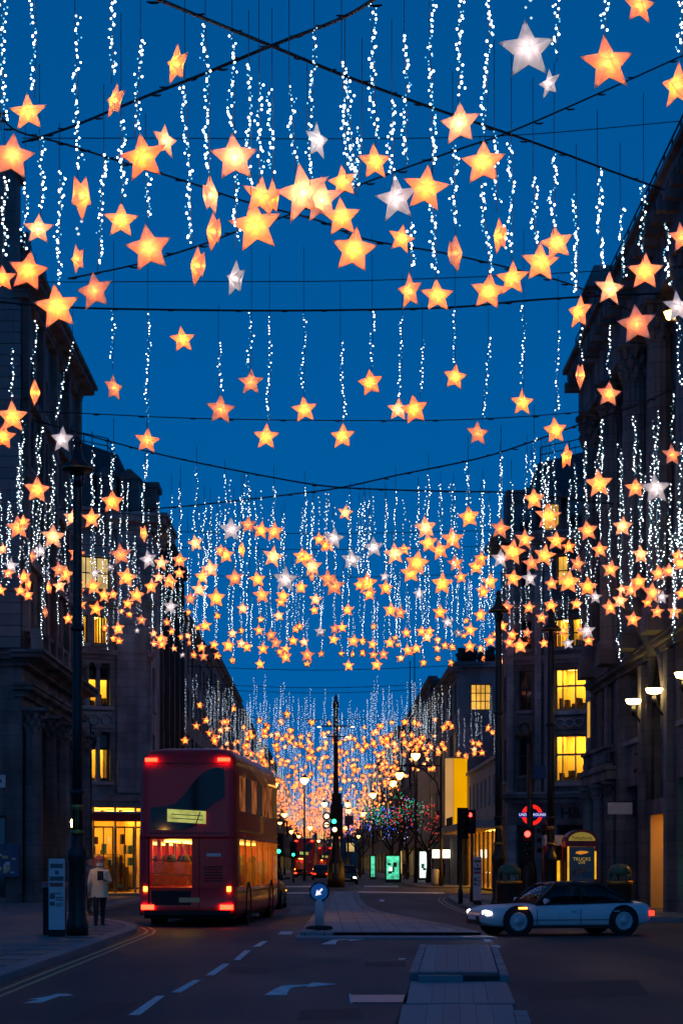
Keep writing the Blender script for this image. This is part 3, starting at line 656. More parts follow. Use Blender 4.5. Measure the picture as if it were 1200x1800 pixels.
# shop at its foot, lit, with the red fascia
shop = MB(); shop.cur = 0; f1.quad(shop,.1,W1-.2,.1,4.5,-4)
shop.poly([f1.p(.1,.1,0),f1.p(.1,4.5,0),f1.p(.1,4.5,-4),f1.p(.1,.1,-4)]); shop.poly([f1.p(.1,4.45,0),f1.p(W1-.2,4.45,0),f1.p(W1-.2,4.45,-4),f1.p(.1,4.45,-4)]); shop.poly([f1.p(.1,.12,-4),f1.p(W1-.2,.12,-4),f1.p(W1-.2,.12,0),f1.p(.1,.12,0)])
shop.poly([f1.p(W1-.2,.1,-4),f1.p(W1-.2,4.5,-4),f1.p(W1-.2,4.5,0),f1.p(W1-.2,.1,0)])
shop.cur = 1
for k in range(4): f1.box(shop,.5+k*1.4,1.3+k*1.4,4.25,4.32,-3,-.8)
shop.cur = 2
for k in range(7): a = .4+k*.8; f1.box(shop,a,a+.5,.12,.8+rnd.random()*1.1,-2.8-rnd.random(),-2.2)
for k in range(46):
    shop.cur = rnd.choice((2,2,3,4,5)); a = rnd.uniform(.2,5.6); z_ = rnd.choice((.3,.9,1.5,2.1,2.6)); dd = rnd.uniform(-3.6,-.5); f1.box(shop,a,a+rnd.uniform(.12,.4),z_,z_+rnd.uniform(.2,.55),dd-.25,dd)
shop.cur = 2
for z_ in (.88,1.48,2.08): f1.box(shop,.2,W1-.3,z_-.03,z_,-3.9,-3.4)
for a in (.8,2.5,4.2):   # dressed figures in the window
    q = f1.p(a,0,-.7); shop.lathe([(.10,.5),(.16,.9),(.13,1.15),(.20,1.45),(.06,1.62),(.09,1.75),(.07,1.9),(.01,1.95)],8,(q[0],q[1],.1))
shop.build('lit_shop', [M['roomwall'],M['shoplamp'],M['roomdark'],M['redmatte'],M['whitematte'],M['hangblue']], FL)
for a,b in ((.15,1.6),(1.75,3.3),(3.45,4.9),(5.0,5.95)):
    window(f1,FL,a,b,.3,3.5,2,1,glass='clear',sill=False,d=-.1)
fbox(f1,'shop_fascia',M['redmatte'],FL,0,W1,3.75,4.15,.0,.75); fbox(f1,'fascia_trim',M['whitematte'],FL,0,W1,4.155,4.25,0,.8)
for u in (0,1.68,3.37,4.95,W1-.25): fbox(f1,'shop_pier',M['stone'],FL,u,u+.07,0,4.5,-.15,.05)
f2 = Fr(-8.9,99.5,0,1)
wall(f2,FL,5.25,0,19.4,[(.8,2.4,5.8,8.3),(.8,2.4,9.6,11.8),(.8,2.4,13,15)],M['stone'])
for z0,z1 in ((5.8,8.3),(9.6,11.8),(13,15)): window(f2,FL,.8,2.4,z0,z1,2,2)
cornice(f2,FL,0,5.25,18.6,.9,.9,M['stone'],'eaves_cornice')
rf = MB(); rf.hexa([(-19,97.8,19.5),(-12.6,97.8,19.5),(-9.1,99.8,19.5),(-19,112,19.5),(-18,99.5,23.3),(-12.6,99.4,23.3),(-10.8,101.2,23.0),(-18,110,23.3)]); rf = rf.build('roof', M['slate'], FL)
rail(rf,[(-13.6,99.5,23.2),(-11.3,101,23.0),(-11.2,103,23.0)],.8,M['black'])
block('chimney', M['stone2'], rf, -10.4,-8.95,103.0,105.0,19.4,21.6); block('chimney_cap', M['stone2'], rf, -10.55,-8.8,102.9,105.1,21.6,21.9)
for k in range(3):
    a = Vector((-12.2+k*1.1,98.4+k*.57,19.6)); d_ = MB(); d_.box(a.x-.5,a.x+.5,a.y-.4,a.y+1.2,a.z,a.z+1.7); d_.hexa([(a.x-.65,a.y-.5,a.z+1.7),(a.x+.65,a.y-.5,a.z+1.7),(a.x+.65,a.y+1.2,a.z+1.7),(a.x-.65,a.y+1.2,a.z+1.7),(a.x-.1,a.y-.5,a.z+2.2),(a.x+.1,a.y-.5,a.z+2.2),(a.x+.1,a.y+1.2,a.z+2.2),(a.x-.1,a.y+1.2,a.z+2.2)]); d_.build('dormer', M['lead'], rf)

# ---------------- generic terraces along the street
def terrace(name, label, side, X, Y0, Y1, H, mat, floors, bays, lit=.12, shop=True, glass='glass', z0=4.6, cap=True, front=None, roof=None):
    b = empty(name); tag(b, label, 'building')
    fr = Fr(X,Y0,0,1) if side < 0 else Fr(X,Y1,0,-1); W = Y1-Y0
    hs = []; fh = (H-z0-.8)/floors; bw = W/bays
    for f in range(floors):
        for k in range(bays): hs.append((k*bw+bw*.2,k*bw+bw*.8,z0+f*fh+fh*.22,z0+f*fh+fh*.86))
    wall(fr,b,W,z0-.6,H,hs,mat,.3)
    for h in hs:
        p_ = rnd.random(); gl = 'litpane' if p_ < lit*.6 else ('litpane2' if p_ < lit else glass)
        m = MB(); m.cur = 0; fr.quad(m,h[0],h[1],h[2],h[3],-.28); m.cur = 1
        fr.box(m,(h[0]+h[1])/2-.05,(h[0]+h[1])/2+.05,h[2],h[3],-.27,-.2); fr.box(m,h[0],h[1],(h[2]+h[3])/2-.05,(h[2]+h[3])/2+.05,-.268,-.21)
        m.build('window', [M[gl],M['frame']], b)
    xin = X-14 if side < 0 else X+14
    block('core', mat, b, min(xin,X-.31*-side if side>0 else X-.31), max(xin,X+.31*side if side>0 else X-.31), Y0+.02, Y1-.02, 0, H) if False else None
    c0,c1 = (X-14,X-.32) if side < 0 else (X+.32,X+14)
    block('core', mat, b, c0, c1, Y0+.05, Y1-.05, 0, H-.05)
    if cap: cornice(fr,b,0,W,H-.6,.7,.5,mat)
    if front:
        ft = Fr(X,Y0,-1,0) if False else (Fr(X-14,Y0,1,0) if side < 0 else Fr(X,Y0,1,0)); front(ft,b)
    if shop:
        n_ = max(2,int(W/6)); sw = W/n_
        for k in range(n_):
            gl = rnd.choice(['litpane','litpane2','glass','litpane2'])
            fbox(fr,'shop_window',M[gl],b,k*sw+.3,k*sw+sw-.3,.4,3.1,-.3,-.24); fbox(fr,'shop_pier',mat,b,k*sw-.28,k*sw+.28,0,z0-.6,-.3,.02)
        fbox(fr,'shop_fascia',M[rnd.choice(['blackmatte','stone4','grey'])],b,0.003,W-.003,3.15,z0-.61,-.3,.1)
    if roof:
        m = MB(); m.hexa([(c0,Y0+.1,H),(c1,Y0+.1,H),(c1,Y1-.1,H),(c0,Y1-.1,H),(c0+1,Y0+1,H+roof),(c1-1,Y0+1,H+roof),(c1-1,Y1-1,H+roof),(c0+1,Y1-1,H+roof)]); m.build('roof', M['slate'], b)
    return b, fr
gb, fg = terrace('glass_building','dark modern building with sloping blue glass panels left of the street',-1,-8.95,104.8,121,19.6,M['blackmatte'],4,3,0,glass='glassblue')
for k in range(5): fbox(fg,'mullion',M['frame'],gb,k*3.9,k*3.9+.22,4,19,.0,.25)
terrace('terrace_building','sooty stone terrace just beyond the blue glass building on the left',-1,-8.95,121.1,150,17.2,M['stone2'],4,7,.05,roof=1.6)
terrace('terrace_building','tall left-hand terrace between the bus roof and the street lamps',-1,-8.95,150.2,200,18.4,M['stone2'],4,9,.08)
terrace('terrace_building','farther left-hand terrace half hidden by distant stars',-1,-8.95,200.2,285,18,M['stone4'],4,12,.08)
terrace('terrace_building','most distant left-hand terrace closing the view down the street',-1,-8.95,285.2,520,19,M['stone2'],4,16,.1)

# ---------------- near right: sooty palace front with giant columns and wall lamps
NR = empty('columned_building'); tag(NR,'dark classical building with giant columns and wall lamps at the right edge','building')
fr_ = Fr(10.7,77,0,-1)
hs = [(8.5,11.6,5.9,8.6),(18.7,22.2,5.9,8.8),(2.4,5.2,5.9,8.3)]
up = []
for a in (3.2,8.2,13.2,18.2,23.2):
    for z0,z1 in ((10.2,13.2),(14.4,16.8)): up.append((a,a+2.9,z0,z1))
gr = [(1.1,2.6,.3,4.3),(5.0,7.4,.3,4.2),(8.3,11.8,.3,4.3),(13.4,16.6,.12,3.2),(18.4,22.0,.5,4.2),(13.5,16.2,3.7,8.5)]
wall(fr_,NR,28,0,19.2,hs+up+gr,M['stone2'],.5)
for h in hs: window(fr_,NR,*h,2,2,d=-.4)
for h in up: window(fr_,NR,*h,3,2,d=-.4)
block('core', M['stone2'], NR, 12.1,24,49.2,76.8,0,21.3)
# the tall arched opening
w = window(fr_,NR,13.5,16.2,3.7,8.5,2,3,sill=False,d=-.42)
ar = MB(); pts = [(13.45,3.7),(13.45,6.6)] + [(14.85-1.4*math.cos(t),6.6+1.9*math.sin(t)) for t in [k*math.pi/12 for k in range(1,12)]] + [(16.25,6.6),(16.25,3.7)]
ar.tube([fr_.p(u,z,.03) for u,z in pts],.14,6); ar.build('arch_moulding', M['stone2'], NR)
for s in (-1,1):   # spandrels that round the head of the opening
    m = MB(); tt = [k*math.pi/2/8 for k in range(9)]; ps_ = [(14.85+s*1.36*math.cos(t),6.6+1.9*math.sin(t)) for t in tt]; cn = (14.85+s*1.36,8.5)
    for (a,b),(c,d_) in zip(ps_,ps_[1:]):
        tri = [fr_.p(*cn,-.05),fr_.p(a,b,-.05),fr_.p(c,d_,-.05)]; m.poly(tri if s>0 else tri[::-1])
    m.build('arch_spandrel', M['stone2'], NR)
kb = MB(); kb.tube([fr_.p(14.85,z,d) for z,d in ((8.3,.1),(8.8,.22),(9.4,.5),(9.9,.85),(10.1,.9))],[.22,.28,.32,.36,.3],8); kb.build('scroll_bracket', M['stone2'], NR)
# door recess, lit from its soffit
dm = MB(); fr_.quad(dm,13.41,16.59,.13,3.19,-1.3)
dm.poly([fr_.p(13.41,.13,-.01),fr_.p(13.41,3.19,-.01),fr_.p(13.41,3.19,-1.3),fr_.p(13.41,.13,-1.3)]); dm.poly([fr_.p(16.59,.13,-1.3),fr_.p(16.59,3.19,-1.3),fr_.p(16.59,3.19,-.01),fr_.p(16.59,.13,-.01)]); dm.poly([fr_.p(13.41,3.19,-.01),fr_.p(16.59,3.19,-.01),fr_.p(16.59,3.19,-1.3),fr_.p(13.41,3.19,-1.3)])
dm.cur = 1; fr_.box(dm,13.9,16.1,3.10,3.16,-1.1,-.6); dm.build('lit_doorway', [M['roomwall'],M['doorlamp']], NR)
for i,(a,b,c,d_) in enumerate(gr[:3]): window(fr_,NR,a,b,c,d_,2,2,sill=False,d=-.4,glass='tealstrip' if i==0 else 'glass')
window(fr_,NR,18.4,22.0,.5,4.2,2,2,sill=False,d=-.4,glass='greenglow')
for u in (2.2,7.2,12.2,17.2,22.2): column(fr_,NR,u,9.3,18.9,.46,M['stone2'],d=.32)
for u in (2.2,7.2,12.2,17.2,22.2): fbox(fr_,'pedestal',M['stone2'],NR,u-.7,u+.7,8.75,9.3,0,.85)
for u in (.3,4.6,7.6,12.4,17.3,22.6): fbox(fr_,'pilaster',M['stone2'],NR,u-.35,u+.35,0,8.2,0,.2)
cornice(fr_,NR,0,28,8.3,.45,.35,M['stone2'],'string_cornice'); fbox(fr_,'entablature',M['stone2'],NR,0,28,18.9,20.6,-.3,.6)
cornice(fr_,NR,0,28,20.6,.9,1.1,M['stone2'],'eaves_cornice'); rail(NR,[(10.0,77,21.5),(10.0,49,21.5)],1.0,M['black'])
for k in range(26): fbox(fr_,'bracket',M['stone2'],NR,.3+k*1.06,.62+k*1.06,20.25,20.6,.6,1.2)
fbox(fr_,'balcony_slab',M['stone2'],NR,0,7.2,4.65,5.0,0,.5); fbox(fr_,'balcony_slab',M['stone2'],NR,-.1,7.3,5.0,5.12,0,.6); balustrade(fr_,NR,.2,7.0,5.12,.8,M['stone2'],.4,.28)
for u in (.6,3.5,6.6): column(fr_,NR,u,.1,4.6,.28,M['stone2'],d=.25,flutes=8)
fbox(fr_,'inscribed_panel',M['blackmatte'],NR,10.2,11.5,4.75,5.4,0,.04)
for k in range(3): fbox(fr_,'carved_letter',M['stone2'],NR,10.38+k*.36,10.5+k*.36,4.85,5.3,.042,.07)
fbox(fr_,'inscribed_panel',M['blackmatte'],NR,19.9,21.4,4.85,5.5,0,.04)
fbox(fr_,'lit_niche',M['litpane'],NR,.05,.55,6.6,8.0,.22,.26)
# pavilion on the roof corner
pv_ = MB(); pv_.box(10.2,12.6,73.6,77,21.5,23.5); pv_.hexa([(9.9,73.3,23.5),(12.9,73.3,23.5),(12.9,77.2,23.5),(9.9,77.2,23.5),(10.3,74,24.5),(12.3,74,24.5),(12.3,76.5,24.5),(10.3,76.5,24.5)]); pv_.build('roof_pavilion', M['stone2'], NR)
rf = MB(); rf.hexa([(10.9,49.5,21.4),(24,49.5,21.4),(24,73.5,21.4),(10.9,73.5,21.4),(12.6,50,24.6),(22,50,24.6),(22,73,24.6),(12.6,73,24.6)]); rf.build('roof', M['slate'], NR)
for i,(Y,lab) in enumerate(((64.4,'glowing bowl wall lamp beside the square dark window on the right'),(60.4,'glowing bowl wall lamp right of the tall dark arch'),(55.4,'glowing bowl wall lamp cut by the right edge'))):
    L = empty('wall_lamp',(10.7,Y,6.95)); tag(L,lab,'wall lamp','wall lamps on the columned building')
    b = MB(); b.lathe([(.12,-.05),(.22,-.02),(.27,.09),(.27,.12),(.02,.12)],14,(-.42,0,0)); b.build('bowl', M['walllamp'], L)
    b = MB(); b.tube([(0,0,-.75),(-.16,0,-.7),(-.36,0,-.4),(-.42,0,-.1)],[.05,.05,.045,.06],8); b.lathe([(.05,-.45),(.11,-.3),(.06,-.12)],8,(-.42,0,0)); b.box(-.06,-.002,-.12,.12,-1.05,-.45); b.build('bracket', M['black'], L)
up_ = empty('flood_lamp',(9.9,55.4,17.3)); tag(up_,'warm flood lamp under the eaves at the right edge','lamp')
mb(lambda m: m.lathe([(.12,-.1),(.2,.1),(.01,.1)],10)).build('lens', M['warmlamp'], up_); mb(lambda m: m.tube([(0,0,-.1),(.3,0,-.25),(.8,0,-.3)],.05,6)).build('bracket', M['black'], up_)
sg = empty('projecting_sign',(10.7,66.6,3.5)); tag(sg,'blank white projecting sign on the dark right-hand facade','sign')
block('plate', M['whitematte'], sg, -.95,-.12,-.06,.06,-.2,.2); block('bracket', M['black'], sg, -.12,.0,-.04,.04,-.3,.3); block('bracket', M['black'], sg, -.98,-.1,-.04,.04,.2,.25)

# ---------------- far right: corner block with bright yellow rooms
FR = empty('stone_building'); tag(FR,'stone corner building with bright yellow upstairs windows right of the junction','building')
f3 = Fr(9.64,101.5,4.11,-2.0,.578); W3 = 7.9
H3 = [(4.4,7.4,5.8,8.3),(4.4,7.4,9.5,11.75),(4.4,5.7,12.8,14.3),(6.0,7.3,12.8,14.3),(1.0,2.2,6.2,8.3),(1.0,2.2,9.6,11.7),(1.0,2.2,12.8,14.3),(1.2,2.2,16,17.6),(4.6,5.6,16,17.6)]
wall(f3,FR,W3,4.3,18.6,H3,M['stone2'])
block('core', M['stone2'], FR, 13.8,26,99.8,112,0,18.5); block('core', M['stone2'], FR, 10.2,13.8,104.4,112,4.3,18.5)
sp3 = [4.48,5.05,6.25,7.32]
for z0,z1 in ((5.8,8.3),(9.5,11.75)): window(f3,FR,4.4,7.4,z0,z1,split=sp3,trans=[z0+.08,z0+(z1-z0)*.58,z1-.08],glass='clear',room='f',bar=.1,mat='framelight')
window(f3,FR,4.4,5.7,12.8,14.3,2,2,glass='clear',room='c'); window(f3,FR,6.0,7.3,12.8,14.3,2,2,glass='clear',room='f')
for h in H3[4:7]: window(f3,FR,*h,2,2)
window(f3,FR,1.2,2.2,16,17.6,2,2); window(f3,FR,4.6,5.6,16,17.6,1,2,glass='litpane')
for u in (0,2.7,3.6,7.5): fbox(f3,'pilaster',M['stone'],FR,u,u+.6 if u else .7,5.3,18,0,.3)
fbox(f3,'spandrel',M['stone2'],FR,4.45,7.35,8.55,9.2,0,.14)
for u in (5.0,5.9,6.8):
    r_ = MB(); ring = [Vector(f3.p(u+.24/.578*math.cos(2*math.pi*k/12),8.88+.2*math.sin(2*math.pi*k/12),.17)) for k in range(13)]; r_.tube(ring,.05,6); r_.build('roundel', M['stone'], FR)
cornice(f3,FR,0,W3,4.75,.55,.8,M['stone'],'balcony_cornice'); cornice(f3,FR,0,W3,12.0,.4,.3,M['stone']); cornice(f3,FR,0,W3,14.7,.5,.5,M['stone']); cornice(f3,FR,0,W3,17.9,.9,.9,M['stone'],'eaves_cornice')
for z in (5.62,9.3): fbox(f3,'sill_course',M['stone'],FR,4.2,7.6,z,z+.14,0,.22)
fbox(f3,'shop_fascia',M['stone2'],FR,0,W3,3.6,4.75,-.3,.12)
text('shop_lettering','H&M',.85,M['blackmatte'],FR,Vector(f3.p(6.6,4.2,.16)),(R(90),0,math.atan2(f3.u.y,f3.u.x)),.03)
for a,b,mt in ((.0,.8,'stone'),(2.4,3.2,'stone'),(4.1,4.6,'stone'),(7.4,7.9,'stone')): fbox(f3,'shop_pier',M[mt],FR,a,b,0,3.6,-.4,.1)
for a,b in ((.8,2.4),(3.2,4.1),(4.6,7.4)): window(f3,FR,a,b,.2,3.55,2,2,sill=False,d=-.35,glass=(lambda a_,c_: 'glass'))
fbox(f3,'street_name_plate',pmat('blue_name_plate',(.04,.10,.20),.5),FR,2.35,3.75,6.0,6.7,.31,.34)
f4 = Fr(9.64,105,0,-1); wall(f4,FR,3.5,0,18.6,[(1,2.4,6,8.2),(1,2.4,9.6,11.6)],M['stone2']); window(f4,FR,1,2.4,6,8.2,2,2); window(f4,FR,1,2.4,9.6,11.6,2,2); cornice(f4,FR,0,3.5,17.9,.9,.9,M['stone2'],'eaves_cornice')
rf = MB(); rf.hexa([(9.8,101.8,18.7),(13.8,99.6,18.7),(25,99.6,18.7),(25,111,18.7),(11.4,103.4,23),(14.4,101.4,23.4),(24,101.4,23.4),(24,110,23.4)]); rf = rf.build('roof', M['slate'], FR)
rail(rf,[(11.5,103.2,23),(14.4,101.5,23.3),(18,101.5,23.3)],.8,M['black']); block('chimney', M['stone2'], rf, 9.7,11.2,103,105,18.6,21.5)
for k in range(3):
    q = Vector(f3.p(1.3+k*2.4,18.7,-.6)); d_ = MB(); d_.box(q.x-.5,q.x+.5,q.y-.3,q.y+1.4,18.7,20.6); d_.hexa([(q.x-.7,q.y-.4,20.6),(q.x+.7,q.y-.4,20.6),(q.x+.7,q.y+1.4,20.6),(q.x-.7,q.y+1.4,20.6),(q.x-.1,q.y-.4,21.3),(q.x+.1,q.y-.4,21.3),(q.x+.1,q.y+1.4,21.3),(q.x-.1,q.y+1.4,21.3)]); d_.build('dormer', M['lead'], rf)
    mm = MB(); mm.box(q.x-.35,q.x+.35,q.y-.33,q.y-.305,19,20.3); mm.build('dormer_window', M['litpane' if k==1 else 'glass'], rf)
# low pale building with the lit shop and canopy
LW = empty('low_building'); tag(LW,'low pale rendered building over a bright yellow shop on the right','building')
f5 = Fr(9.66,131,0,-1); W5 = 25.9
hs = [(2+k*3.0,3.3+k*3.0,5.0,6.7) for k in range(8)]
wall(f5,LW,W5,4.0,7.5,hs,M['stone3'],.3)
for h in hs: window(f5,LW,*h,1,2,d=-.25,sill=False)
block('core', M['stone3'], LW, 14.5,24,105.2,130.9,0,7.4); fbox(f5,'parapet',M['stone3'],LW,0,W5,7.5,7.7,-.4,.15)
fbox(f5,'upper_floor',M['stone3'],LW,0,W5,3.95,4.05,-5,0)
fbox(f5,'canopy',M['stone3'],LW,0,W5,3.55,3.95,0,1.9)
sh = MB(); sh.cur = 0; f5.quad(sh,0,W5,.1,3.95,-4.5); sh.poly([f5.p(0,3.9,0),f5.p(W5,3.9,0),f5.p(W5,3.9,-4.5),f5.p(0,3.9,-4.5)]); sh.poly([f5.p(0,.12,-4.5),f5.p(W5,.12,-4.5),f5.p(W5,.12,0),f5.p(0,.12,0)])
sh.poly([f5.p(W5,.1,-4.5),f5.p(W5,3.9,-4.5),f5.p(W5,3.9,0),f5.p(W5,.1,0)]); sh.poly([f5.p(0,.1,0),f5.p(0,3.9,0),f5.p(0,3.9,-4.5),f5.p(0,.1,-4.5)])
sh.cur = 1
for k in range(8): f5.box(sh,1+k*3.2,2.6+k*3.2,3.78,3.84,-3.4,-1)
sh.cur = 2
for k in range(16): a = .5+k*1.55; f5.box(sh,a,a+.7,.12,.9+rnd.random()*1.2,-3.4-rnd.random(),-2.4-rnd.random())
sh.build('lit_shop',[M['roomwall'],M['shoplamp'],M['roomdark']],LW)
for k in range(9): fbox(f5,'shop_mullion',M['black'],LW,k*3.2,k*3.2+.12,.1,3.55,-.1,.02)
for k in range(8): m = MB(); f5.quad(m,k*3.2+.12,k*3.2+3.2,.1,3.5,-.05); m.build('shop_pane',M['clear'],LW)
block('canopy_letters', M['blackmatte'], LW, 7.86,7.95,120,125,3.98,4.5)
# taller block behind with the lit top floor
TB = empty('office_building'); tag(TB,'mid-rise block with lit attic windows and flat parapet behind the right-hand stars','building')
ft = Fr(9.0,131.2,1,0); hs = [(.9,2.3,12.0,13.8),(2.6,5.2,12.0,13.8)]
wall(ft,TB,12,7.2,14.9,hs,M['stone4'])
for h in hs: window(ft,TB,*h,4,3,glass='litpane',sill=False,d=-.2)
fbox(ft,'parapet',M['stone4'],TB,-.3,12,14.9,15.3,-.5,.35)
block('core', M['stone4'], TB, 9.4,21,131.7,166,0,14.9)
fs = Fr(9.0,166,0,-1); hs = [(2+k*4.2,4.4+k*4.2,5.2+f*3.3,7.4+f*3.3) for k in range(8) for f in range(3)]
wall(fs,TB,34.8,0,14.9,hs,M['stone4']);
for h in hs: window(fs,TB,*h,2,1,sill=False,glass=rnd.choice(['glass','glass','litpane2']))
cornice(fs,TB,0,34.8,14.3,.7,.6,M['stone4'])
pl_ = MB()
for k in range(60):
    q = Vector((9.3+rnd.random()*3,131.6+rnd.random()*1.2,15.3)); pl_.tube([q,q+Vector((rnd.uniform(-.3,.3),rnd.uniform(-.2,.2),.3+rnd.random()*.8))],[.05,.25*rnd.random()+.05],4)
pl_.build('roof_planting', M['twig'], TB)
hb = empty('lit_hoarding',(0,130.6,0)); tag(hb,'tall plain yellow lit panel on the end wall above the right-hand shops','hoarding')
block('panel', emat('yellow_floodlit_glow',(1,.44,.0),.72,var=.06,scale=.5), hb, 8.72,9.62,-.06,.06,4.2,8.7); block('panel', emat('cream_floodlit_glow',(1,.50,.16),.5,var=.08,scale=.5), hb, 8.15,8.70,-.06,.06,4.2,8.7); block('frame', M['black'], hb, 8.70,8.72,-.08,.08,4.1,8.8); block('frame', M['stone4'], hb, 8.1,9.64,.06,.55,4.0,8.8)  # floodlighting on the panels is put into their own glow
terrace('terrace_building','dark right-hand terrace with flagpoles behind the bare trees',1,9.4,166.3,232,17.6,M['stone2'],4,12,.12)
terrace('terrace_building','most distant right-hand terrace closing the view down the street',1,9.0,232.3,520,18,M['stone2'],4,16,.12)
block('panel', M['stone3'], tag(empty('wall_panel',(0,165.8,0)),'pale blank advertising panel beside the yellow lit panel','panel') , 8.0,9.0,-.1,.1,3.6,9.5)
for i,(x,yt,Y) in enumerate(((720,1165,168),(728,1150,168),(757,1195,168))):
    t = P(x,yt,Y); fp = empty('flagpole',(t.x,Y-.3,0)); tag(fp,('thin flagpole, leftmost of the pair above the trees','tall thin flagpole, right one of the pair above the trees','flagpole with a drooping dark flag above the trees')[i],'flagpole')
    mb(lambda m: m.tube([(0,0,8),(0,0,t.z)],[.09,.04],6)).build('pole',M['black'],fp); mb(lambda m: m.tube([(0,0,8.4),(9.4-t.x,0.3,8.2)],.05,5)).build('bracket',M['black'],fp)
    mb(lambda m: m.ball((0,0,t.z),.08,6,4)).build('finial',M['black'],fp)
    if i == 2:
        m = MB(); 
        for k in range(5): m.poly([(k*.28,.02*k,t.z-.2-k*.35),((k+1)*.28,-.03*k,t.z-.2-(k+1)*.35),((k+1)*.28,-.03*k,t.z-1.5-(k+1)*.18),(k*.28,.02*k,t.z-1.5-k*.18)])
        m.build('flag',M['bluecoat'],fp)

eb = empty('street_end_building'); tag(eb,'distant dark block closing the far end of the street','building')
fe2 = Fr(-24,545,1,0); hs = [(2+k*4,4.4+k*4,5+f*3.6,7.4+f*3.6) for k in range(11) for f in range(3)]
wall(fe2,eb,48,0,17,hs,M['stone2']); block('core',M['stone2'],eb,-24,24,545.6,560,0,17)
for h in hs: fbox(fe2,'window',M['litpane2' if rnd.random()<.3 else 'glass'],eb,*h,-.3,-.25)
cornice(fe2,eb,0,48,16.4,.7,.6,M['stone2'])
# ================================================================== lamp columns, signals, signs
def lamp_column(name, label, x, Y, H, base_r=.20, lit=False, group='tall black lamp columns'):
    o = empty(name,(x,Y,.1)); tag(o,label,'lamp column',group)
    m = MB(); m.lathe([(base_r*1.25,0),(base_r*1.25,.25),(base_r*1.1,.35),(base_r,.45),(base_r,1.55),(base_r*1.15,1.62),(base_r*1.15,1.74),(base_r*.8,1.85),(base_r*.72,2.1)],14); m.build('base',M['black'],o)
    m = MB(); m.lathe([(base_r*.78,2.1),(base_r*.78,2.16),(base_r*.6,2.2),(base_r*.6,2.6),(base_r*.7,2.66),(base_r*.7,2.72)],14); m.build('gilt_ring',M['brass'],o)
    m = MB(); m.lathe([(base_r*.62,2.1),(base_r*.58,4.5),(base_r*.5,H-1.0),(base_r*.42,H-.5)],12); m.build('shaft',M['black'],o)
    for z in (2.9,H*.62): mb(lambda m: m.lathe([(base_r*.55,z),(base_r*.8,z+.04),(base_r*.8,z+.1),(base_r*.55,z+.14)],12)).build('collar',M['black'],o)
    m = MB(); m.lathe([(.04,H-.55),(.33,H-.52),(.34,H-.48),(.14,H-.3),(.10,H-.1),(.06,H),(.12,H+.05),(.02,H+.2)],14); l = m.build('lantern',M['black'],o)
    mb(lambda m: m.lathe([(.02,H-.9),(.10,H-.86),(.16,H-.58),(.02,H-.56)],12)).build('lens',M['columnlamp' if lit else 'clear'],l); mb(lambda m: m.lathe([(.335,H-.515),(.345,H-.50),(.345,H-.48),(.335,H-.475)],14)).build('gilt_rim',M['brass'],l)
    return o
lamp_column('lamp_column','tall black lamp column beside the white totem on the left pavement',-5.10,40.0,10.15,.18)
lamp_column('lamp_column','tall black lamp column behind the green-topped bin, left of the roundel',5.62,62.5,10.15)
lamp_column('lamp_column','tall black lamp column just left of the phone box',7.35,62.9,9.6)
# swan-neck column with the red signal in front of the roundel
o = empty('lamp_column',(7.0,66.0,.1)); tag(o,'shorter hooked black lamp column behind the red traffic signal','lamp column','tall black lamp columns')
mb(lambda m: m.lathe([(.26,0),(.24,1.2),(.20,1.4),(.13,1.7),(.11,2.2),(.09,5.6)],12)).build('shaft',M['black'],o)
mb(lambda m: m.tube([(0,0,5.5),(0,0,6.05),(-.07,0,6.25),(-.2,0,6.3),(-.32,0,6.22),(-.36,0,6.05)],[.07,.06,.05,.05,.05,.04],8)).build('hook',M['black'],o); mb(lambda m: m.lathe([(.03,5.75),(.16,5.8),(.13,5.95),(.04,6.08)],10,(-.36,0,0))).build('lantern',M['black'],o)
def signal(name, label, x, Y, z0, lit, rz=0., post=True, s=1., base=.1):
    o = empty(name,(x,Y,base)); o.rotation_euler[2] = rz; tag(o,label,'traffic signal')
    if post: mb(lambda m: m.lathe([(.09,0),(.09,.5),(.06,.55),(.057,z0+.9*s)],10,(0,.16,0))).build('post',M['black'],o)
    m = MB(); m.box(-.17*s,.17*s,-.08,.14,z0,z0+1.0*s); m.box(-.24*s,.24*s,.0,.03,z0-.08,z0+1.08*s); m.build('housing',M['blackmatte'],o)
    for k,c in enumerate(('greenlamp','amber','redlamp')):
        z = z0+(.17+.33*k)*s
        if c == lit: mb(lambda m: m.lathe([(.01,-.115),(.09*s,-.105),(.10*s,-.085)],14,(0,0,z),'y')).build('lens',M[c],o)
        else: mb(lambda m: m.lathe([(.01,-.105),(.09*s,-.095),(.10*s,-.085)],14,(0,0,z),'y')).build('lens',M['glass'],o)
        h = MB(); n_ = 9
        for i in range(n_):
            a,b = math.pi*(-.12+1.24*i/n_), math.pi*(-.12+1.24*(i+1)/n_); r = .125*s
            h.poly([(r*math.cos(a),-.08,z+r*math.sin(a)),(r*math.cos(b),-.08,z+r*math.sin(b)),(r*math.cos(b)*.95,-.26*s,z+r*math.sin(b)*.9),(r*math.cos(a)*.95,-.26*s,z+r*math.sin(a)*.9)])
        h.build('hood',M['blackmatte'],o)
    return o
signal('traffic_signal','traffic signal showing red below the roundel on the right',6.72,64.2,1.65,'redlamp')
signal('traffic_signal','black traffic signal turned sideways right of the red light',7.45,65.2,1.75,'none',R(-75))
signal('traffic_signal','unlit traffic signal above the white totem on the right corner',5.15,72,2.5,'none',R(30))
signal('traffic_signal','small red traffic signal left of the tall right-hand column',5.75,76,2.75,'redlamp',R(-20),s=.8)
signal('traffic_signal','green traffic signal ahead of the bus, left of the street',-2.55,108,2.0,'greenlamp',s=1.1)
signal('traffic_signal','smaller green traffic signal farther down the street on the left',-2.4,150,2.0,'greenlamp',s=1.1)
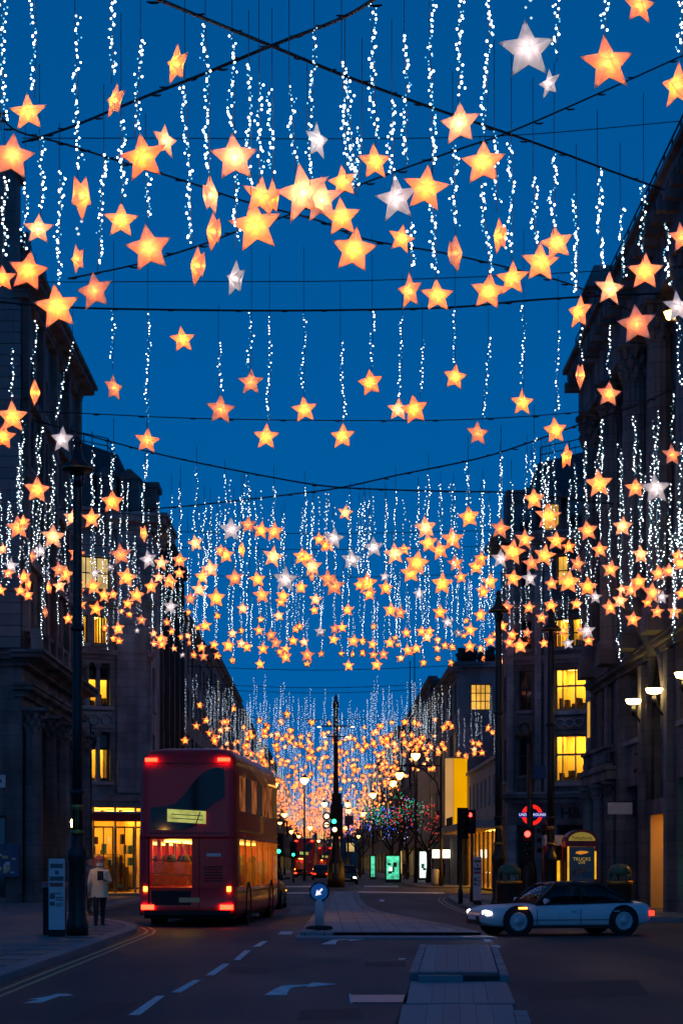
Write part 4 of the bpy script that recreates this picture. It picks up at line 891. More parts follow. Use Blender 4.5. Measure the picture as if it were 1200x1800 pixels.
# Underground roundel
rd = empty('roundel_sign',(7.45,69.5,0)); tag(rd,'glowing red ring and blue bar UNDERGROUND roundel on the right','sign')
c = 3.35
m = MB(); ri,ro = .235,.37; n_ = 32
for k in range(n_):
    a,b = 2*math.pi*k/n_, 2*math.pi*(k+1)/n_
    m.poly([(ro*math.cos(a),-.06,c+ro*math.sin(a)),(ro*math.cos(b),-.06,c+ro*math.sin(b)),(ri*math.cos(b),-.06,c+ri*math.sin(b)),(ri*math.cos(a),-.06,c+ri*math.sin(a))])
    m.poly([(ro*math.cos(a),.06,c+ro*math.sin(a)),(ro*math.cos(b),.06,c+ro*math.sin(b)),(ro*math.cos(b),-.06,c+ro*math.sin(b)),(ro*math.cos(a),-.06,c+ro*math.sin(a))])
m.build('ring',M['signred'],rd); block('bar',M['signblue'],rd,-.47,.47,-.10,.08,c-.085,c+.085); text('lettering','UNDERGROUND',.125,M['signwhite'],rd,(0,-.108,c)); mb(lambda m: m.lathe([(.06,.1),(.045,2.98)],8)).build('post',M['black'],rd)
# central column on the island, crowded with lit discs and signals
cc = empty('signal_column',(.72,121,.1)); tag(cc,'tall black central column carrying lit discs and a green arrow','column')
mb(lambda m: m.lathe([(.58,0),(.55,.6),(.50,1.5),(.40,1.7),(.30,1.9),(.22,3.0),(.18,3.3),(.17,6.5),(.15,6.8),(.14,11.2),(.19,11.3),(.19,11.6),(.08,11.7),(.09,11.9),(.02,12.1)],14)).build('shaft',M['black'],cc)
for z,w_ in ((10.1,.95),(9.45,.6)):
    m = MB(); m.tube([(-w_,0,z),(w_,0,z)],.05,6); m.build('cross_arm',M['black'],cc)
    for s in (-1,1): mb(lambda m: m.lathe([(.02,-.04),(.12,-.03),(.11,.02),(.02,.04)],10,(s*(w_+.1),0,z-.05))).build('arm_lamp',M['signdisc'],cc)
m = MB(); m.box(-.34,.42,-.33,.2,3.2,5.2); m.box(-.26,.34,-.3,.2,5.2,5.9); m.build('signal_box',M['blackmatte'],cc)
def disc(parent,x,z,r,mat,d=-.45,name='lit_disc'):
    mb(lambda m: m.lathe([(r*1.18,.12),(r*1.18,-.02),(r*1.02,-.03)],18,(x,d,z),'y')).build(name+'_rim',M['blackmatte'],parent); return mb(lambda m: m.lathe([(r,-.02),(.01,-.05)],18,(x,d,z),'y')).build(name,M[mat],parent)
disc(cc,-.58,4.45,.22,'signdisc'); disc(cc,-.58,3.92,.22,'signdisc'); disc(cc,-.08,3.62,.22,'signdisc'); disc(cc,-.12,4.13,.2,'greenlamp',-.40,'green_arrow_lens')
block('arrow_bar',M['blackmatte'],cc,-.72,-.5,-.53,-.515,3.88,3.96); mb(lambda m: m.poly([(-.52,-.53,3.8),(-.42,-.53,3.92),(-.52,-.53,4.04)])).build('arrow_tip',M['blackmatte'],cc)
for x in (-.16,.12): block('reflective_strip',M['brass'],cc,x-.045,x+.045,-.60,-.45,.9,1.5)
mb(lambda m: m.box(.55,1.1,-.02,.03,3.9,4.5)).build('rear_sign',M['grey'],cc)
# keep-left bollard
kb = empty('keep_left_bollard',(*G(561,1633,.12),.12)); tag(kb,'white bollard with round blue keep-left arrow on the island nose','bollard')
mb(lambda m: m.lathe([(.30,0),(.30,.05),(.2,.08)],14)).build('foot',M['blackmatte'],kb); mb(lambda m: m.lathe([(.10,.06),(.10,.62),(.085,.66)],14)).build('post',M['whitematte'],kb)
m = MB(); 
oc = [(.235*math.cos(a+math.pi/8),.235*math.sin(a+math.pi/8)) for a in [k*math.pi/4 for k in range(8)]]
m.rings([[(x,.07,.84+z) for x,z in oc],[(x,-.07,.84+z) for x,z in oc]],smooth=False); m.build('sign_case',M['blackmatte'],kb); mb(lambda m: m.lathe([(.19,-.002),(.005,-.006)],24,(0,-.072,.84),'y')).build('sign_face',pmat('blue_sign_glow',(.01,.09,.33),.4,var=.05,emit=(.01,.10,.38),es=.35),kb)  # reflected light on face and arrow is put into a glow
ar = Matrix.Rotation(R(-135),2)
def A2(p): q = ar @ Vector(p); return (q.x,-.080,.84+q.y)
aw = MB(); aw.poly([A2(p) for p in ((-.10,-.022),(.02,-.022),(.02,.022),(-.10,.022))][::-1]); aw.poly([A2(p) for p in ((.0,-.075),(.125,0),(.0,.075))][::-1]); aw.build('arrow',M['signwhite'],kb)
# totems (printed wayfinding wraps round the column feet)
def totem(label,x,Y,h,w,seed,z0=.1):
    r_ = random.Random(seed); o = empty('totem_sign',(x,Y,z0)); tag(o,label,'totem')
    m = MB(); m.box(-w*.5,w*.5,0,.12,.0,.16); m.build('foot',M['blackmatte'],o); m = MB(); m.box(-w*.5,w*.5,0,.10,.16,h); m.build('panel',M['whitematte'],o)
    for z,hh,a,b,mt in ((.88,.055,.1,.9,'grey'),(.80,.05,.4,.62,'grey'),(.72,.055,.06,.94,'grey'),(.645,.05,.06,.9,'redprint'),(.555,.012,.1,.8,'grey'),(.49,.06,.06,.4,'grey'),(.50,.014,.45,.9,'grey'),(.47,.014,.45,.9,'grey'),(.405,.05,.06,.38,'grey'),(.42,.012,.45,.9,'grey'),(.395,.012,.45,.85,'grey')):
        block('print_line',M[mt],o,-w*.5+w*a,-w*.5+w*b,-.006,-.001,h*z,h*(z+hh))
    return o
totem('white printed totem leaning against the left lamp column base',-5.42,39.2,1.60,.32,1)
totem('pale printed totem on the right corner beside the dark signal post',4.95+.62,70.5,1.75,.30,2)
bx = empty('litter_bin',(-5.72,40.2,.1)); tag(bx,'dark litter bin with a warm lit edge behind the left totem','bin')
mb(lambda m: m.box(-.12,.30,0,.5,0,1.0)).build('body',M['blackmatte'],bx); mb(lambda m: m.box(-.15,.33,-.03,.53,1.0,1.12)).build('lid',pmat('dull_pink_lid',(.25,.14,.16),.5),bx)
def bin_(label,x,Y):
    o = empty('litter_bin',(x,Y,.1)); tag(o,label,'bin','round-topped black litter bins'); r = .40
    mb(lambda m: m.lathe([(r*.95,0),(r*.95,.1),(r,.14),(r*.98,.85),(r*1.02,.88)],16)).build('body',M['blackmatte'],o)
    m = MB(); m.lathe([(r*.8,1.14),(r*.9,1.18),(r*.88,1.32),(r*.6,1.45),(.01,1.5)],16); m.build('dome',M['bintop'],o)
    for k in range(5): a = 2*math.pi*k/5+.3; mb(lambda m: m.tube([(r*.85*math.cos(a),r*.85*math.sin(a),.86),(r*.82*math.cos(a),r*.82*math.sin(a),1.17)],.05,6)).build('pillar',M['bintop'],o)
    mb(lambda m: m.lathe([(r*1.03,.86),(r*1.05,.9),(r*1.03,.96),(r*.6,.965)],16)).build('rim_band',M['brass'],o); return o
bin_('black litter bin with green dome beside the tall right-hand column',5.85,61.2); bin_('black litter bin with dark dome right of the phone box',9.25,60.6)
# phone box
pb = empty('phone_box',(8.25,62.6,.1)); tag(pb,'dark red telephone kiosk with arched yellow sign and advert panel','phone box')
hw = .47
for sx in (-1,1):
    for sy in (-1,1): block('post',M['darkred'],pb,sx*hw-.05,sx*hw+.05,sy*hw-.05,sy*hw+.05,0,2.2)
block('plinth',M['blackmatte'],pb,-hw,hw,-hw,hw,0,.12); block('back_panel',M['blackmatte'],pb,-hw+.05,hw-.05,hw-.02,hw,.12,2.1); block('door_frame',M['darkred'],pb,-hw+.05,hw-.05,-hw-.03,-hw,2.05,2.2)
for s in (-1,1):
    block('side_glass',M['clear'],pb,s*hw-.012,s*hw+.012,-hw+.05,hw-.05,.3,2.05); block('side_light',M['yellowlight'],pb,s*(hw-.035)-.028,s*(hw-.035)+.028,-hw-.06,-hw-.052,.8 if s<0 else 1.0,2.05 if s<0 else 1.9)
block('lit_ceiling',M['shoplamp'],pb,-.3,.3,-.25,.3,2.10,2.13)
roof = MB(); n_ = 14; arc = [(hw*1.12*math.cos(math.pi*k/n_),2.2+.40*math.sin(math.pi*k/n_)) for k in range(n_+1)]
roof.rings([[(x,-hw-.06,z) for x,z in arc],[(x,hw+.06,z) for x,z in arc]],smooth=False); roof.build('arched_roof',M['darkred'],pb)
sgn = MB(); sgn.poly([(hw*.92*math.cos(math.pi*k/n_),-hw-.066,2.23+.28*math.sin(math.pi*k/n_)) for k in range(n_+1)]); sgn.build('telephone_sign',M['teleyellow'],pb); text('lettering','Telephone',.155,M['blackmatte'],pb,(0,-hw-.072,2.32),ext=.002)
adv = block('advert_panel',pmat('advert_dark',(.012,.014,.022),.2,var=.3,scale=3,emit=(.02,.035,.07),es=.2),pb,-hw+.07,hw-.07,-hw-.035,-hw-.01,.35,2.03)
lg = MB(); lg.poly([(-.2,-.51,1.83),(-.05,-.51,1.79),(.15,-.51,1.83),(.23,-.51,1.87),(.12,-.51,1.90),(-.05,-.51,1.91),(-.18,-.51,1.88)]); lg.build('advert_emblem',emat('advert_orange',(1,.35,.03),.55),adv)
tw = emat('advert_gold',(.8,.5,.08),.4)
text('advert_words','MONSTER',.10,M['grey'],adv,(0,-.511,1.74),ext=.001); text('advert_words','TRUCKS',.15,tw,adv,(0,-.511,1.64),ext=.001); text('advert_words','LIVE',.12,tw,adv,(0,-.511,1.53),ext=.001)
for x0,x1,z0,z1,mt in ((-.32,-.05,1.08,1.3,'bluecoat'),(.02,.33,1.05,1.22,'hangblue'),(-.2,.12,1.16,1.38,'grey'),(-.2,.2,.9,.92,'grey'),(-.15,.25,.86,.88,'grey'),(-.2,.2,.7,.735,'redprint'),(-.12,.14,.58,.6,'grey')): block('advert_print',M[mt],adv,x0,x1,-.515-.002*random.random(),-.511,z0,z1)
mb(lambda m: m.poly([(-.33,-.53,1.1),(.0,-.53,1.36),(.06,-.53,1.36),(-.22,-.53,1.08)])).build('advert_print',M['grey'],adv)
pb2 = empty('phone_box',(7.62,64.6,.1)); tag(pb2,'second narrow kiosk with a pale lit head just behind the phone box','phone box')
for sx in (-1,1): block('post',M['darkred'],pb2,sx*.3-.04,sx*.3+.04,-.3,.3,0,2.1)
block('head',M['whitematte'],pb2,-.33,.33,-.33,.33,2.1,2.45); block('side_light',M['yellowlight'],pb2,-.05,.2,-.31,-.305,.9,1.6); block('back_panel',M['blackmatte'],pb2,-.26,.26,.25,.3,.1,2.1)
# lantern brought forward and strengthened to light the walker; then small far furniture
ln = empty('street_lantern',(-9.9+.0,76.0,.1)); tag(ln,'small glowing lantern on a slim post beside the left lamp column','lantern')
ln.location = (P(130,1447,42.4).x,42.4,.1)
mb(lambda m: m.lathe([(.05,0),(.03,.6),(.024,2.26)],8)).build('post',M['black'],ln); mb(lambda m: m.lathe([(.015,2.28),(.055,2.31),(.07,2.42),(.045,2.47)],10)).build('globe',M['lanternlamp'],ln); mb(lambda m: m.lathe([(.06,2.47),(.04,2.52),(.012,2.56),(.005,2.66)],10)).build('cap',M['black'],ln)
tr_ = empty('sign_post',(P(160,1290,93).x,93,.1)); tag(tr_,'dark sign post with oval sign in front of the mullioned windows','sign post')
mb(lambda m: m.lathe([(.08,0),(.05,8.2)],8)).build('post',M['black'],tr_); mb(lambda m: m.lathe([(.01,-.08),(.3,-.03),(.3,.03),(.01,.08)],12,(0,0,7.4),'y')).build('sign_disc',M['black'],tr_)
for i,(x,y,w_,h_,mt) in enumerate(((690,1551,1.0,1.9,'adgreen'),(748,1548,1.1,2.35,'adwhite'),(655,1546,.35,2.0,'adgreen'))):
    X,Y = G(x,y,.1); o = empty('advert_kiosk',(X,Y,.1)); tag(o,('glowing green advert kiosk under the trees','bright white advert kiosk right of the trees','thin green lit kiosk left of the trees')[i],'kiosk')
    block('case',M['black'],o,-w_/2-.12,w_/2+.12,-.15,.15,0,h_+.35); block('screen',M[mt],o,-w_/2,w_/2,-.158,-.152,.25,h_+.2)
    for k in range(5 if i < 2 else 0): a = random.uniform(-w_/2,w_/2-.3); z = random.uniform(.4,h_-.4); block('screen_print',M[('signbluep','hangblue','greenglow','adwhite','redprint')[k]],o,a,a+.28,-.166-.003*k,-.160-.003*k,z,z+random.uniform(.15,.5))
lb = empty('light_box_sign',(P(775,1500,139).x,139,0)); tag(lb,'bright white light-box sign over the pavement below the yellow panel','sign')
block('box',M['black'],lb,-.68,.68,-.1,.15,1.95,2.7); block('face',M['shopsign'],lb,-.64,.64,-.11,-.102,2.0,2.6); 
for s in (-.6,.6): block('leg',M['black'],lb,s-.04,s+.04,0,.08,.1,1.95)
wb = empty('bollard',(*G(765,1557,.1),.1)); tag(wb,'short white bollard at the far right kerb','bollard'); mb(lambda m: m.lathe([(.24,0),(.24,1.05),(.2,1.12),(.02,1.14)],12)).build('post',M['whitematte'],wb); mb(lambda m: m.lathe([(.27,0),(.27,.09),(.24,.1)],12)).build('foot',M['blackmatte'],wb)
# lit street lamps down the street, on both kerbs and the middle
k = 0
for (x,y,Y) in ((730,1328,150),(702,1362,162),(690,1376,182),(655,1397,205),(638,1430,270),(611,1413,232),(612,1425,262),(535,1371,168),(570,1413,240),(500,1432,262),(545,1455,330),(512,1462,360),(630,1470,400),(480,1380,150),(525,1470,430),(560,1478,470),(608,1455,380),(492,1445,300)):
    q = P(x,y,Y); o = empty('street_lamp',(q.x,Y,.1)); k += 1
    tag(o,f'lit amber street lamp down the street, {ordw(k)} nearest kind of glowing globe','street lamp','lit street lamps down the street')
    mb(lambda m: m.lathe([(.16,0),(.10,1.2),(.07,q.z-.5)],8)).build('post',M['black'],o); mb(lambda m: m.lathe([(.05,q.z-.5),(.26,q.z-.3),(.36,q.z-.08),(.30,q.z+.05),(.02,q.z+.06)],10)).build('globe',M['warmlamp'],o); mb(lambda m: m.lathe([(.40,q.z+.05),(.2,q.z+.2),(.03,q.z+.4)],10)).build('cap',M['black'],o)
# label them by where they stand
lamps = sorted([o for o in bpy.data.objects if o.name.startswith('street_lamp')], key=lambda o: CX+F*o.location.x/o.location.y)
for i,o in enumerate(lamps): o['label'] = f'small lit amber street lamp down the street, {ordw(i+1)} from the left'
# bracketed lamp post on the right with the long arm
o = empty('bracket_column',(P(793,1400,118).x,128.5,.1)); tag(o,'thin dark column with a long curved bracket left of the yellow panel','lamp column')
mb(lambda m: m.lathe([(.18,0),(.10,1.5),(.08,9.6),(.02,9.8)],8)).build('post',M['black'],o); mb(lambda m: m.tube([(0,0,8.0),(-3.2,0,8.0)],.06,6)).build('arm',M['black'],o); mb(lambda m: m.tube([(0,0,5.6),(-.3,0,6.9),(-1.2,0,7.8),(-1.9,0,8.0)],.05,6)).build('brace',M['black'],o)
for z in (3.6,4.7): block('clamp_box',M['black'],o,-.3,.0,-.1,.1,z,z+.3)
# ================================================================== trees with fairy lights
def tree(label,x,Y,H,seed,cols):
    r_ = random.Random(seed); o = empty('bare_tree',(x,Y,.1)); tag(o,label,'tree','bare street trees with fairy lights')
    tk = MB(); cr = MB(); fl = MB()
    tk.tube([(0,0,0),(.05,0,H*.18),(0,.05,H*.34)],[.22,.17,.14],8)
    def grow(p,d,L,rad,lev):
        q = p + d*L; mid = p + d*L*.5 + Vector((r_.uniform(-1,1),r_.uniform(-1,1),r_.uniform(-.5,.5)))*L*.08
        (tk if lev < 2 else cr).tube([p,mid,q],[rad,rad*.8,rad*.6],5 if lev < 2 else 3)
        if lev >= 1:
            for t in range(5 if lev < 4 else 3):
                if r_.random() < .09: c_ = p.lerp(q,r_.random()) + Vector((r_.uniform(-1,1),r_.uniform(-1,1),r_.uniform(-1,1)))*.06; fl.cur = cols(c_,r_); fl.octa(c_,.05)
        if lev < 5:
            for k in range(3 if lev < 3 else 2):
                nd = (d + Vector((r_.uniform(-1,1),r_.uniform(-1,1),r_.uniform(-.35,.65)))*.75).normalized(); grow(q,nd,L*r_.uniform(.62,.85),rad*.58,lev+1)
    for k in range(5):
        a = 2*math.pi*k/5+r_.random(); grow(Vector((0,0,H*(.24+.03*k))),Vector((math.cos(a)*.75,math.sin(a)*.75,.9)).normalized(),H*.19,.09,0)
    tk.build('trunk',M['bark'],o); tag(cr.build('crown',M['twig'],o),kind='stuff'); tag(fl.build('fairy_lights',[M['fblue'],M['fgreen'],M['fred'],M['fwhite']],o),kind='stuff')
tree('bare tree strung with blue and green fairy lights beside the advert kiosks',P(688,1500,160).x,160,8.2,1,lambda c,r: (0 if c.z < 4.6 and c.x > -1 else 1) if r.random()<.85 else 3)
tree('bare tree strung with red fairy lights nearest the yellow panel',P(752,1500,152).x,152,7.6,2,lambda c,r: 2 if c.z > 3 else (1 if r.random()<.5 else 0))
tree('bare tree with sparse blue lights left of the kiosks',P(632,1500,215).x,215,8.5,3,lambda c,r: 0 if r.random()<.6 else 3)
tree('bare tree with blue lights in the middle distance between the trees',P(715,1500,190).x,190,9.,5,lambda c,r: 0 if r.random()<.7 else 2)
# ================================================================== vehicles
def wheel(parent,x,y,r,w):
    t = mb(lambda m: m.lathe([(r*.6,-w/2),(r*.93,-w/2),(r,-w*.38),(r,w*.38),(r*.93,w/2),(r*.6,w/2)],22,(x,y,r),'x')).build('wheel',M['tyre'],parent)
    s = 1 if x > 0 else -1
    mb(lambda m: m.lathe([(r*.66,s*w*.505),(r*.6,s*w*.54),(r*.5,s*w*.515),(r*.2,s*w*.51),(r*.18,s*w*.55),(.005,s*w*.56)],16,(x,y,r),'x')).build('rim',M['rim'],t)
def rring(w,y0,y1,rc,z,n=5):
    pts = []
    for cx_,cy_,a0 in ((w-rc,y1-rc,0),(-w+rc,y1-rc,90),(-w+rc,y0+rc,180),(w-rc,y0+rc,270)):
        for k in range(n+1): a = R(a0+90*k/n); pts.append((cx_+rc*math.cos(a),cy_+rc*math.sin(a),z))
    return pts
def bus(label,x,Y,rz,seed):
    r_ = random.Random(seed); o = empty('double_decker_bus',(x,Y,0)); o.rotation_euler[2] = rz; tag(o,label,'bus','red double-decker buses'); w,L = 1.26,11.2
    b = MB(); b.rings([rring(w-.03,.02,L-.02,.3,.30),rring(w,0,L,.3,.40),rring(w,0,L,.3,1.0)]); b.rings([rring(w,0,L,.3,2.22),rring(w,0,L,.3,2.3),rring(w-.02,.03,L-.03,.3,2.42),rring(w-.02,.03,L,.3,3.9),rring(w-.05,.10,L-.05,.32,4.25),rring(w-.16,.24,L-.2,.36,4.46),rring(w-.45,.6,L-.6,.4,4.54)])
    rr_ = rring(w,0,L,.3,0); low = [p for p in rr_ if p[1] < .31 and (p[0] > .1)]; low2 = [p for p in rr_ if p[1] < .31 and p[0] < -.95]
    for seg in ([(.12,0,0)] + low[:0] + sorted(low,key=lambda p: p[0]) , sorted(low2,key=lambda p: p[0])):
        for p0_,p1_ in zip(seg,seg[1:]): b.poly([(p0_[0],p0_[1],1.0),(p1_[0],p1_[1],1.0),(p1_[0],p1_[1],2.22),(p0_[0],p0_[1],2.22)])
    for s in (-1,1):
        for k in range(8): a = .62+k*1.45; b.box(s*w-.05 if s>0 else s*w+.001,s*w-.001 if s>0 else s*w+.05,a if k else .3,a+.13,1.0,2.22)
    b.box(-w+.1,w-.1,L-.35,L-.3,1.0,2.22); b.build('body',M['red'],o)
    it = MB(); it.cur = 0
    for s in (-.55,.55): it.box(s-.12,s+.12,.6,L-.6,2.15,2.20)
    it.cur = 1
    for k in range(9):
        for s in (-1,1):
            if k < 1 and s < 0: continue
            yk = 1.0+k*1.0; it.box(s*.72-.42,s*.72+.42,yk,yk+.12,1.02,1.62+r_.uniform(-.04,.04)); it.box(s*.72-.42,s*.72+.42,yk+.12,yk+.5,1.02,1.14)
            if r_.random() < .45: it.cur = 3; it.ball((s*.72+r_.uniform(-.2,.2),yk+.25,1.70),.12,8,6,1.2); it.cur = 1
    it.cur = 2
    for k in range(6): it.tube([(r_.choice((-.25,.25)),.7+k*1.6,1.0),(r_.choice((-.25,.25)),.7+k*1.6,2.18)],.02,6)
    it.build('interior',[M['buslamp'],M['seat'],M['pole'],M['blackmatte']],o)
    mb(lambda m: m.box(-w+.12,w-.12,.3,L-.3,.2,.34)).build('underbody',M['blackmatte'],o)
    # rear: sweeping staircase glass, display, lit platform window
    def rp(name,pts,mat,d=-.012,par=o):
        m = MB(); m.poly([(px,d,pz) for px,pz in pts]); return m.build(name,M[mat],par)
    rp('rear_glass',[(-.93,2.45),(-.1,2.45),(.12,2.52),(.28,2.68),(.42,2.88),(.60,3.06),(.80,3.20),(.95,3.28),(.95,3.98),(.78,4.02),(.60,3.99),(.42,3.90),(.22,3.72),(.05,3.50),(-.12,3.28),(-.30,3.12),(-.55,3.04),(-.93,3.02)],'busglass',-.006)
    dsp = rp('route_display',[(-.5,2.66),(.48,2.60),(.48,2.92),(-.5,2.98)],'display',-.016)
    for z in (2.74,2.84): rp('display_mark',[(-.4,z),(.40,z-.05),(.40,z-.03),(-.4,z+.02)],'grey',-.022,dsp)
    lw = rp('rear_window',[(-.95,1.02),(.12,1.02),(.12,1.5),(.12,2.21),(-.93,2.21)],'clear',-.004)
    for z in (1.35,1.7): m = MB(); m.tube([(-.92,-.03,z),(.12,-.03,z-.05)],.018,6); m.build('grab_rail',M['brass'],lw)
    rp('rear_door_edge',[(-.99,.42),(-.95,.42),(-.95,2.3),(-.99,2.3)],'blackmatte',-.016); rp('grille',[(-.9,.55),(.1,.55),(.1,.92),(-.9,.92)],'blackmatte',-.012); rp('panel_gap',[(.3,.45),(.32,.45),(.32,2.3),(.3,2.3)],'blackmatte',-.012); rp('number_plate',[(-.2,.62),(.32,.62),(.32,.74),(-.2,.74)],'creamwall',-.02)
    for z in (2.36,4.12): rp('seam',[(-.98,z),(.98,z),(.98,z+.018),(-.98,z+.018)],'blackmatte',-.010)
    for k in range(6): rp('vent_slat',[(.42,1.15+k*.07),(.9,1.15+k*.07),(.9,1.18+k*.07),(.42,1.18+k*.07)],'blackmatte',-.010)
    rp('fleet_mark',[(.5,1.78),(.86,1.78),(.86,1.86),(.5,1.86)],'whitematte',-.010); rp('reflector',[(.78,.62),(.95,.62),(.95,.68),(.78,.68)],'redprint',-.02)
    mb(lambda m: m.tube([(.22,-.05,2.55),(.34,-.06,2.9)],.014,5)).build('wiper',M['blackmatte'],o)
    mb(lambda m: m.box(-1.1,1.1,-.06,.15,.30,.42)).build('bumper',M['blackmatte'],o)
    for s in (-1,1):
        mb(lambda m: m.box(s*1.0-.16,s*1.0+.16,-.035,.1,.44,.56)).build('tail_lamp',M['tail'],o); mb(lambda m: m.box(s*.92-.15,s*.92+.15,.03,.2,4.18,4.27)).build('upper_lamp',M['tail'],o); mb(lambda m: m.box(s*1.06-.05,s*1.06+.05,-.005,.1,.9,1.02)).build('indicator',M['amber'],o)
        for k in range(7):
            a = .75+k*1.45; q = MB(); X = s*(w+.004); pts = [(X,a,1.01),(X,a+1.32,1.01),(X,a+1.32,2.21),(X,a,2.21)]; q.poly(pts if s > 0 else pts[::-1]); q.build('window',M['clear'],o)
            X = s*(w-.014); pts = [(X,a,2.95),(X,a+1.33,2.95),(X,a+1.33,3.85),(X,a,3.85)]; q = MB(); q.poly(pts if s > 0 else pts[::-1]); q.build('window',M['busglint' if r_.random()<.6 else 'busglass'],o)
        mb(lambda m: m.box(s*w-.012,s*w+.012,.4,L-.4,2.42,2.47)).build('waist_trim',M['brass'],o); mb(lambda m: m.box(s*w-.012,s*w+.012,.4,L-.4,.86,.9)).build('waist_trim',M['brass'],o)
        wheel(o,s*1.08,2.7,.5,.3); wheel(o,s*1.08,8.9,.5,.3)
        mb(lambda m: m.lathe([(.62,-.02),(.62,.02),(.52,.02),(.52,-.02)],20,(s*w,2.7,.5),'x')).build('wheel_arch',M['blackmatte'],o); mb(lambda m: m.lathe([(.62,-.02),(.62,.02),(.52,.02),(.52,-.02)],20,(s*w,8.9,.5),'x')).build('wheel_arch',M['blackmatte'],o)
        mb(lambda m: m.tube([(s*1.2,L-.1,2.9),(s*1.5,L+.25,2.9),(s*1.5,L+.25,2.4)],.03,6)).build('mirror',M['blackmatte'],o)
    return o
bus('large red double-decker bus filling the left carriageway, seen from behind',-3.46,48.8,R(-4.0),1)
bus('distant red double-decker bus with bright tail lamps in the middle of the street',-2.35,224,R(-1),2)
bus('farthest red double-decker bus, dim, right of the first distant one',.1,330,0,3)
def car(name,label,cat,x,Y,rz,L,W,H,paint,belt,glassmat='busglass',lights='head',roof0=.26,roof1=.80,clear=.18,z0=0.,roofpaint=None):
    o = empty(name,(x,Y,z0)); o.rotation_euler[2] = rz; tag(o,label,cat); hw = W/2
    # stations from front (t=0) to rear (t=1): t, half width, z bottom, z shoulder
    st = [(0,.60,.34,.46),(.012,.76,.26,.55),(.05,.88,.20,.61),(.12,.95,clear,.66),(.22,.985,clear,belt*.95),(.35,1.0,clear,belt),(.55,1.0,clear,belt*1.01),(.72,1.0,clear,belt*1.04),(.86,.985,clear,belt*1.06),(.95,.93,.22,belt*1.05),(.985,.84,.27,belt*.98),(1,.70,.36,belt*.82)]
    rg = []
    for t,k,zb,zs in st:
        h = hw*k; y = L/2 - t*L; mid = (zb+zs)*.5
        rg.append([(-h*.82,y,zb),(-h*.95,y,zb+.04),(-h*.99,y,zb+.14),(-h,y,mid),(-h*.985,y,zs-.12),(-h*.95,y,zs-.05),(-h*.86,y,zs-.005),(-h*.5,y,zs+.025),(0,y,zs+.035),(h*.5,y,zs+.025),(h*.86,y,zs-.005),(h*.95,y,zs-.05),(h*.985,y,zs-.12),(h,y,mid),(h*.99,y,zb+.14),(h*.95,y,zb+.04),(h*.82,y,zb)])
    b = MB(); b.rings(rg[::-1]); bo = b.build('body',M[paint],o); sm_ = bo.modifiers.new('smooth','SUBSURF'); sm_.levels = 1; sm_.render_levels = 2
    y = lambda t: L/2 - t*L
    gs = [(roof0,.86,belt*.99),(roof0+.05,.82,belt+(H-belt)*.45),(roof0+.11,.75,belt+(H-belt)*.88),(roof0+.15,.72,H*.99),((roof0+roof1)/2,.71,H+.01),(roof1-.12,.71,H*.99),(roof1-.06,.735,belt+(H-belt)*.86),(roof1+.02,.78,belt+(H-belt)*.42),(roof1+.09,.82,belt*1.0)]
    def cabring(t,k,z,zb=belt-.03): return [(-hw*.87,y(t),zb),(-hw*(.87*.35+k*.65),y(t),zb+(z-zb)*.6),(-hw*(k+.012),y(t),zb+(z-zb)*.90),(-hw*k*.90,y(t),z),(0,y(t),z+.018),(hw*k*.90,y(t),z),(hw*(k+.012),y(t),zb+(z-zb)*.90),(hw*(.87*.35+k*.65),y(t),zb+(z-zb)*.6),(hw*.87,y(t),zb)]
    gl = MB(); gl.rings([cabring(*q) for q in gs][::-1]); g_ = gl.build('cabin_glass',M[glassmat],o)
    it = MB(); it.box(-hw*.80,hw*.80,y(roof1+.06),y(roof0+.03),belt*.9,belt+.055)
    for s in (-1,1):
        for tt in (.48,.66): it.lathe([(.20,belt+.0),(.20,belt+.14),(.12,belt+.2),(.10,belt+.32),(.02,belt+.36)],8,(s*hw*.42,y(tt),0))
    it.build('interior',M['blackmatte'],o)
    rf = MB(); rr2 = []
    for t,k,z in gs[2:7]: rr2.append([(-hw*(k+.012)*1.004,y(t),belt-.03+(z-belt+.03)*.90),(-hw*k*.90,y(t),z+.014),(0,y(t),z+.032),(hw*k*.90,y(t),z+.014),(hw*(k+.012)*1.004,y(t),belt-.03+(z-belt+.03)*.90)])
    for ra,rb in zip(rr2,rr2[1:]):
        for q in range(4): nb = len(rf.v); rf.v += [ra[q],ra[q+1],rb[q+1],rb[q]]; rf.face([nb,nb+1,nb+2,nb+3],True)
    ro_ = rf.build('roof',M[roofpaint or paint],o); sol = ro_.modifiers.new('thick','SOLIDIFY'); sol.thickness = .012
    for s in (-1,1):
        for t0,t1 in ((roof0+.0,roof0+.13),(roof1-.12,roof1+.08)):
            za,zb_ = (belt,H) if t0 == roof0 else (H,belt)
            ka,kb_ = (.87,.735) if t0 == roof0 else (.735,.82)
            m = MB(); m.tube([(s*hw*ka,y(t0),za),(s*hw*kb_,y(t1),zb_)],.035,6); m.build('pillar',M[roofpaint or paint],o)
        m = MB(); tm = (roof0+roof1)/2+.02; m.tube([(s*hw*.87,y(tm),belt),(s*hw*.735,y(tm),H)],.03,6); m.build('pillar',M[roofpaint or paint],o)
        wheel(o,s*(hw-.10),y(.19),.32,.22); wheel(o,s*(hw-.10),y(.81),.32,.22)
        mb(lambda m: m.lathe([(.355,-.012),(.355,.012),(.325,.012),(.325,-.012)],18,(s*hw*.985,y(.19),.33),'x')).build('wheel_arch',M['blackmatte'],o); mb(lambda m: m.lathe([(.355,-.012),(.355,.012),(.325,.012),(.325,-.012)],18,(s*hw*.985,y(.81),.33),'x')).build('wheel_arch',M['blackmatte'],o)
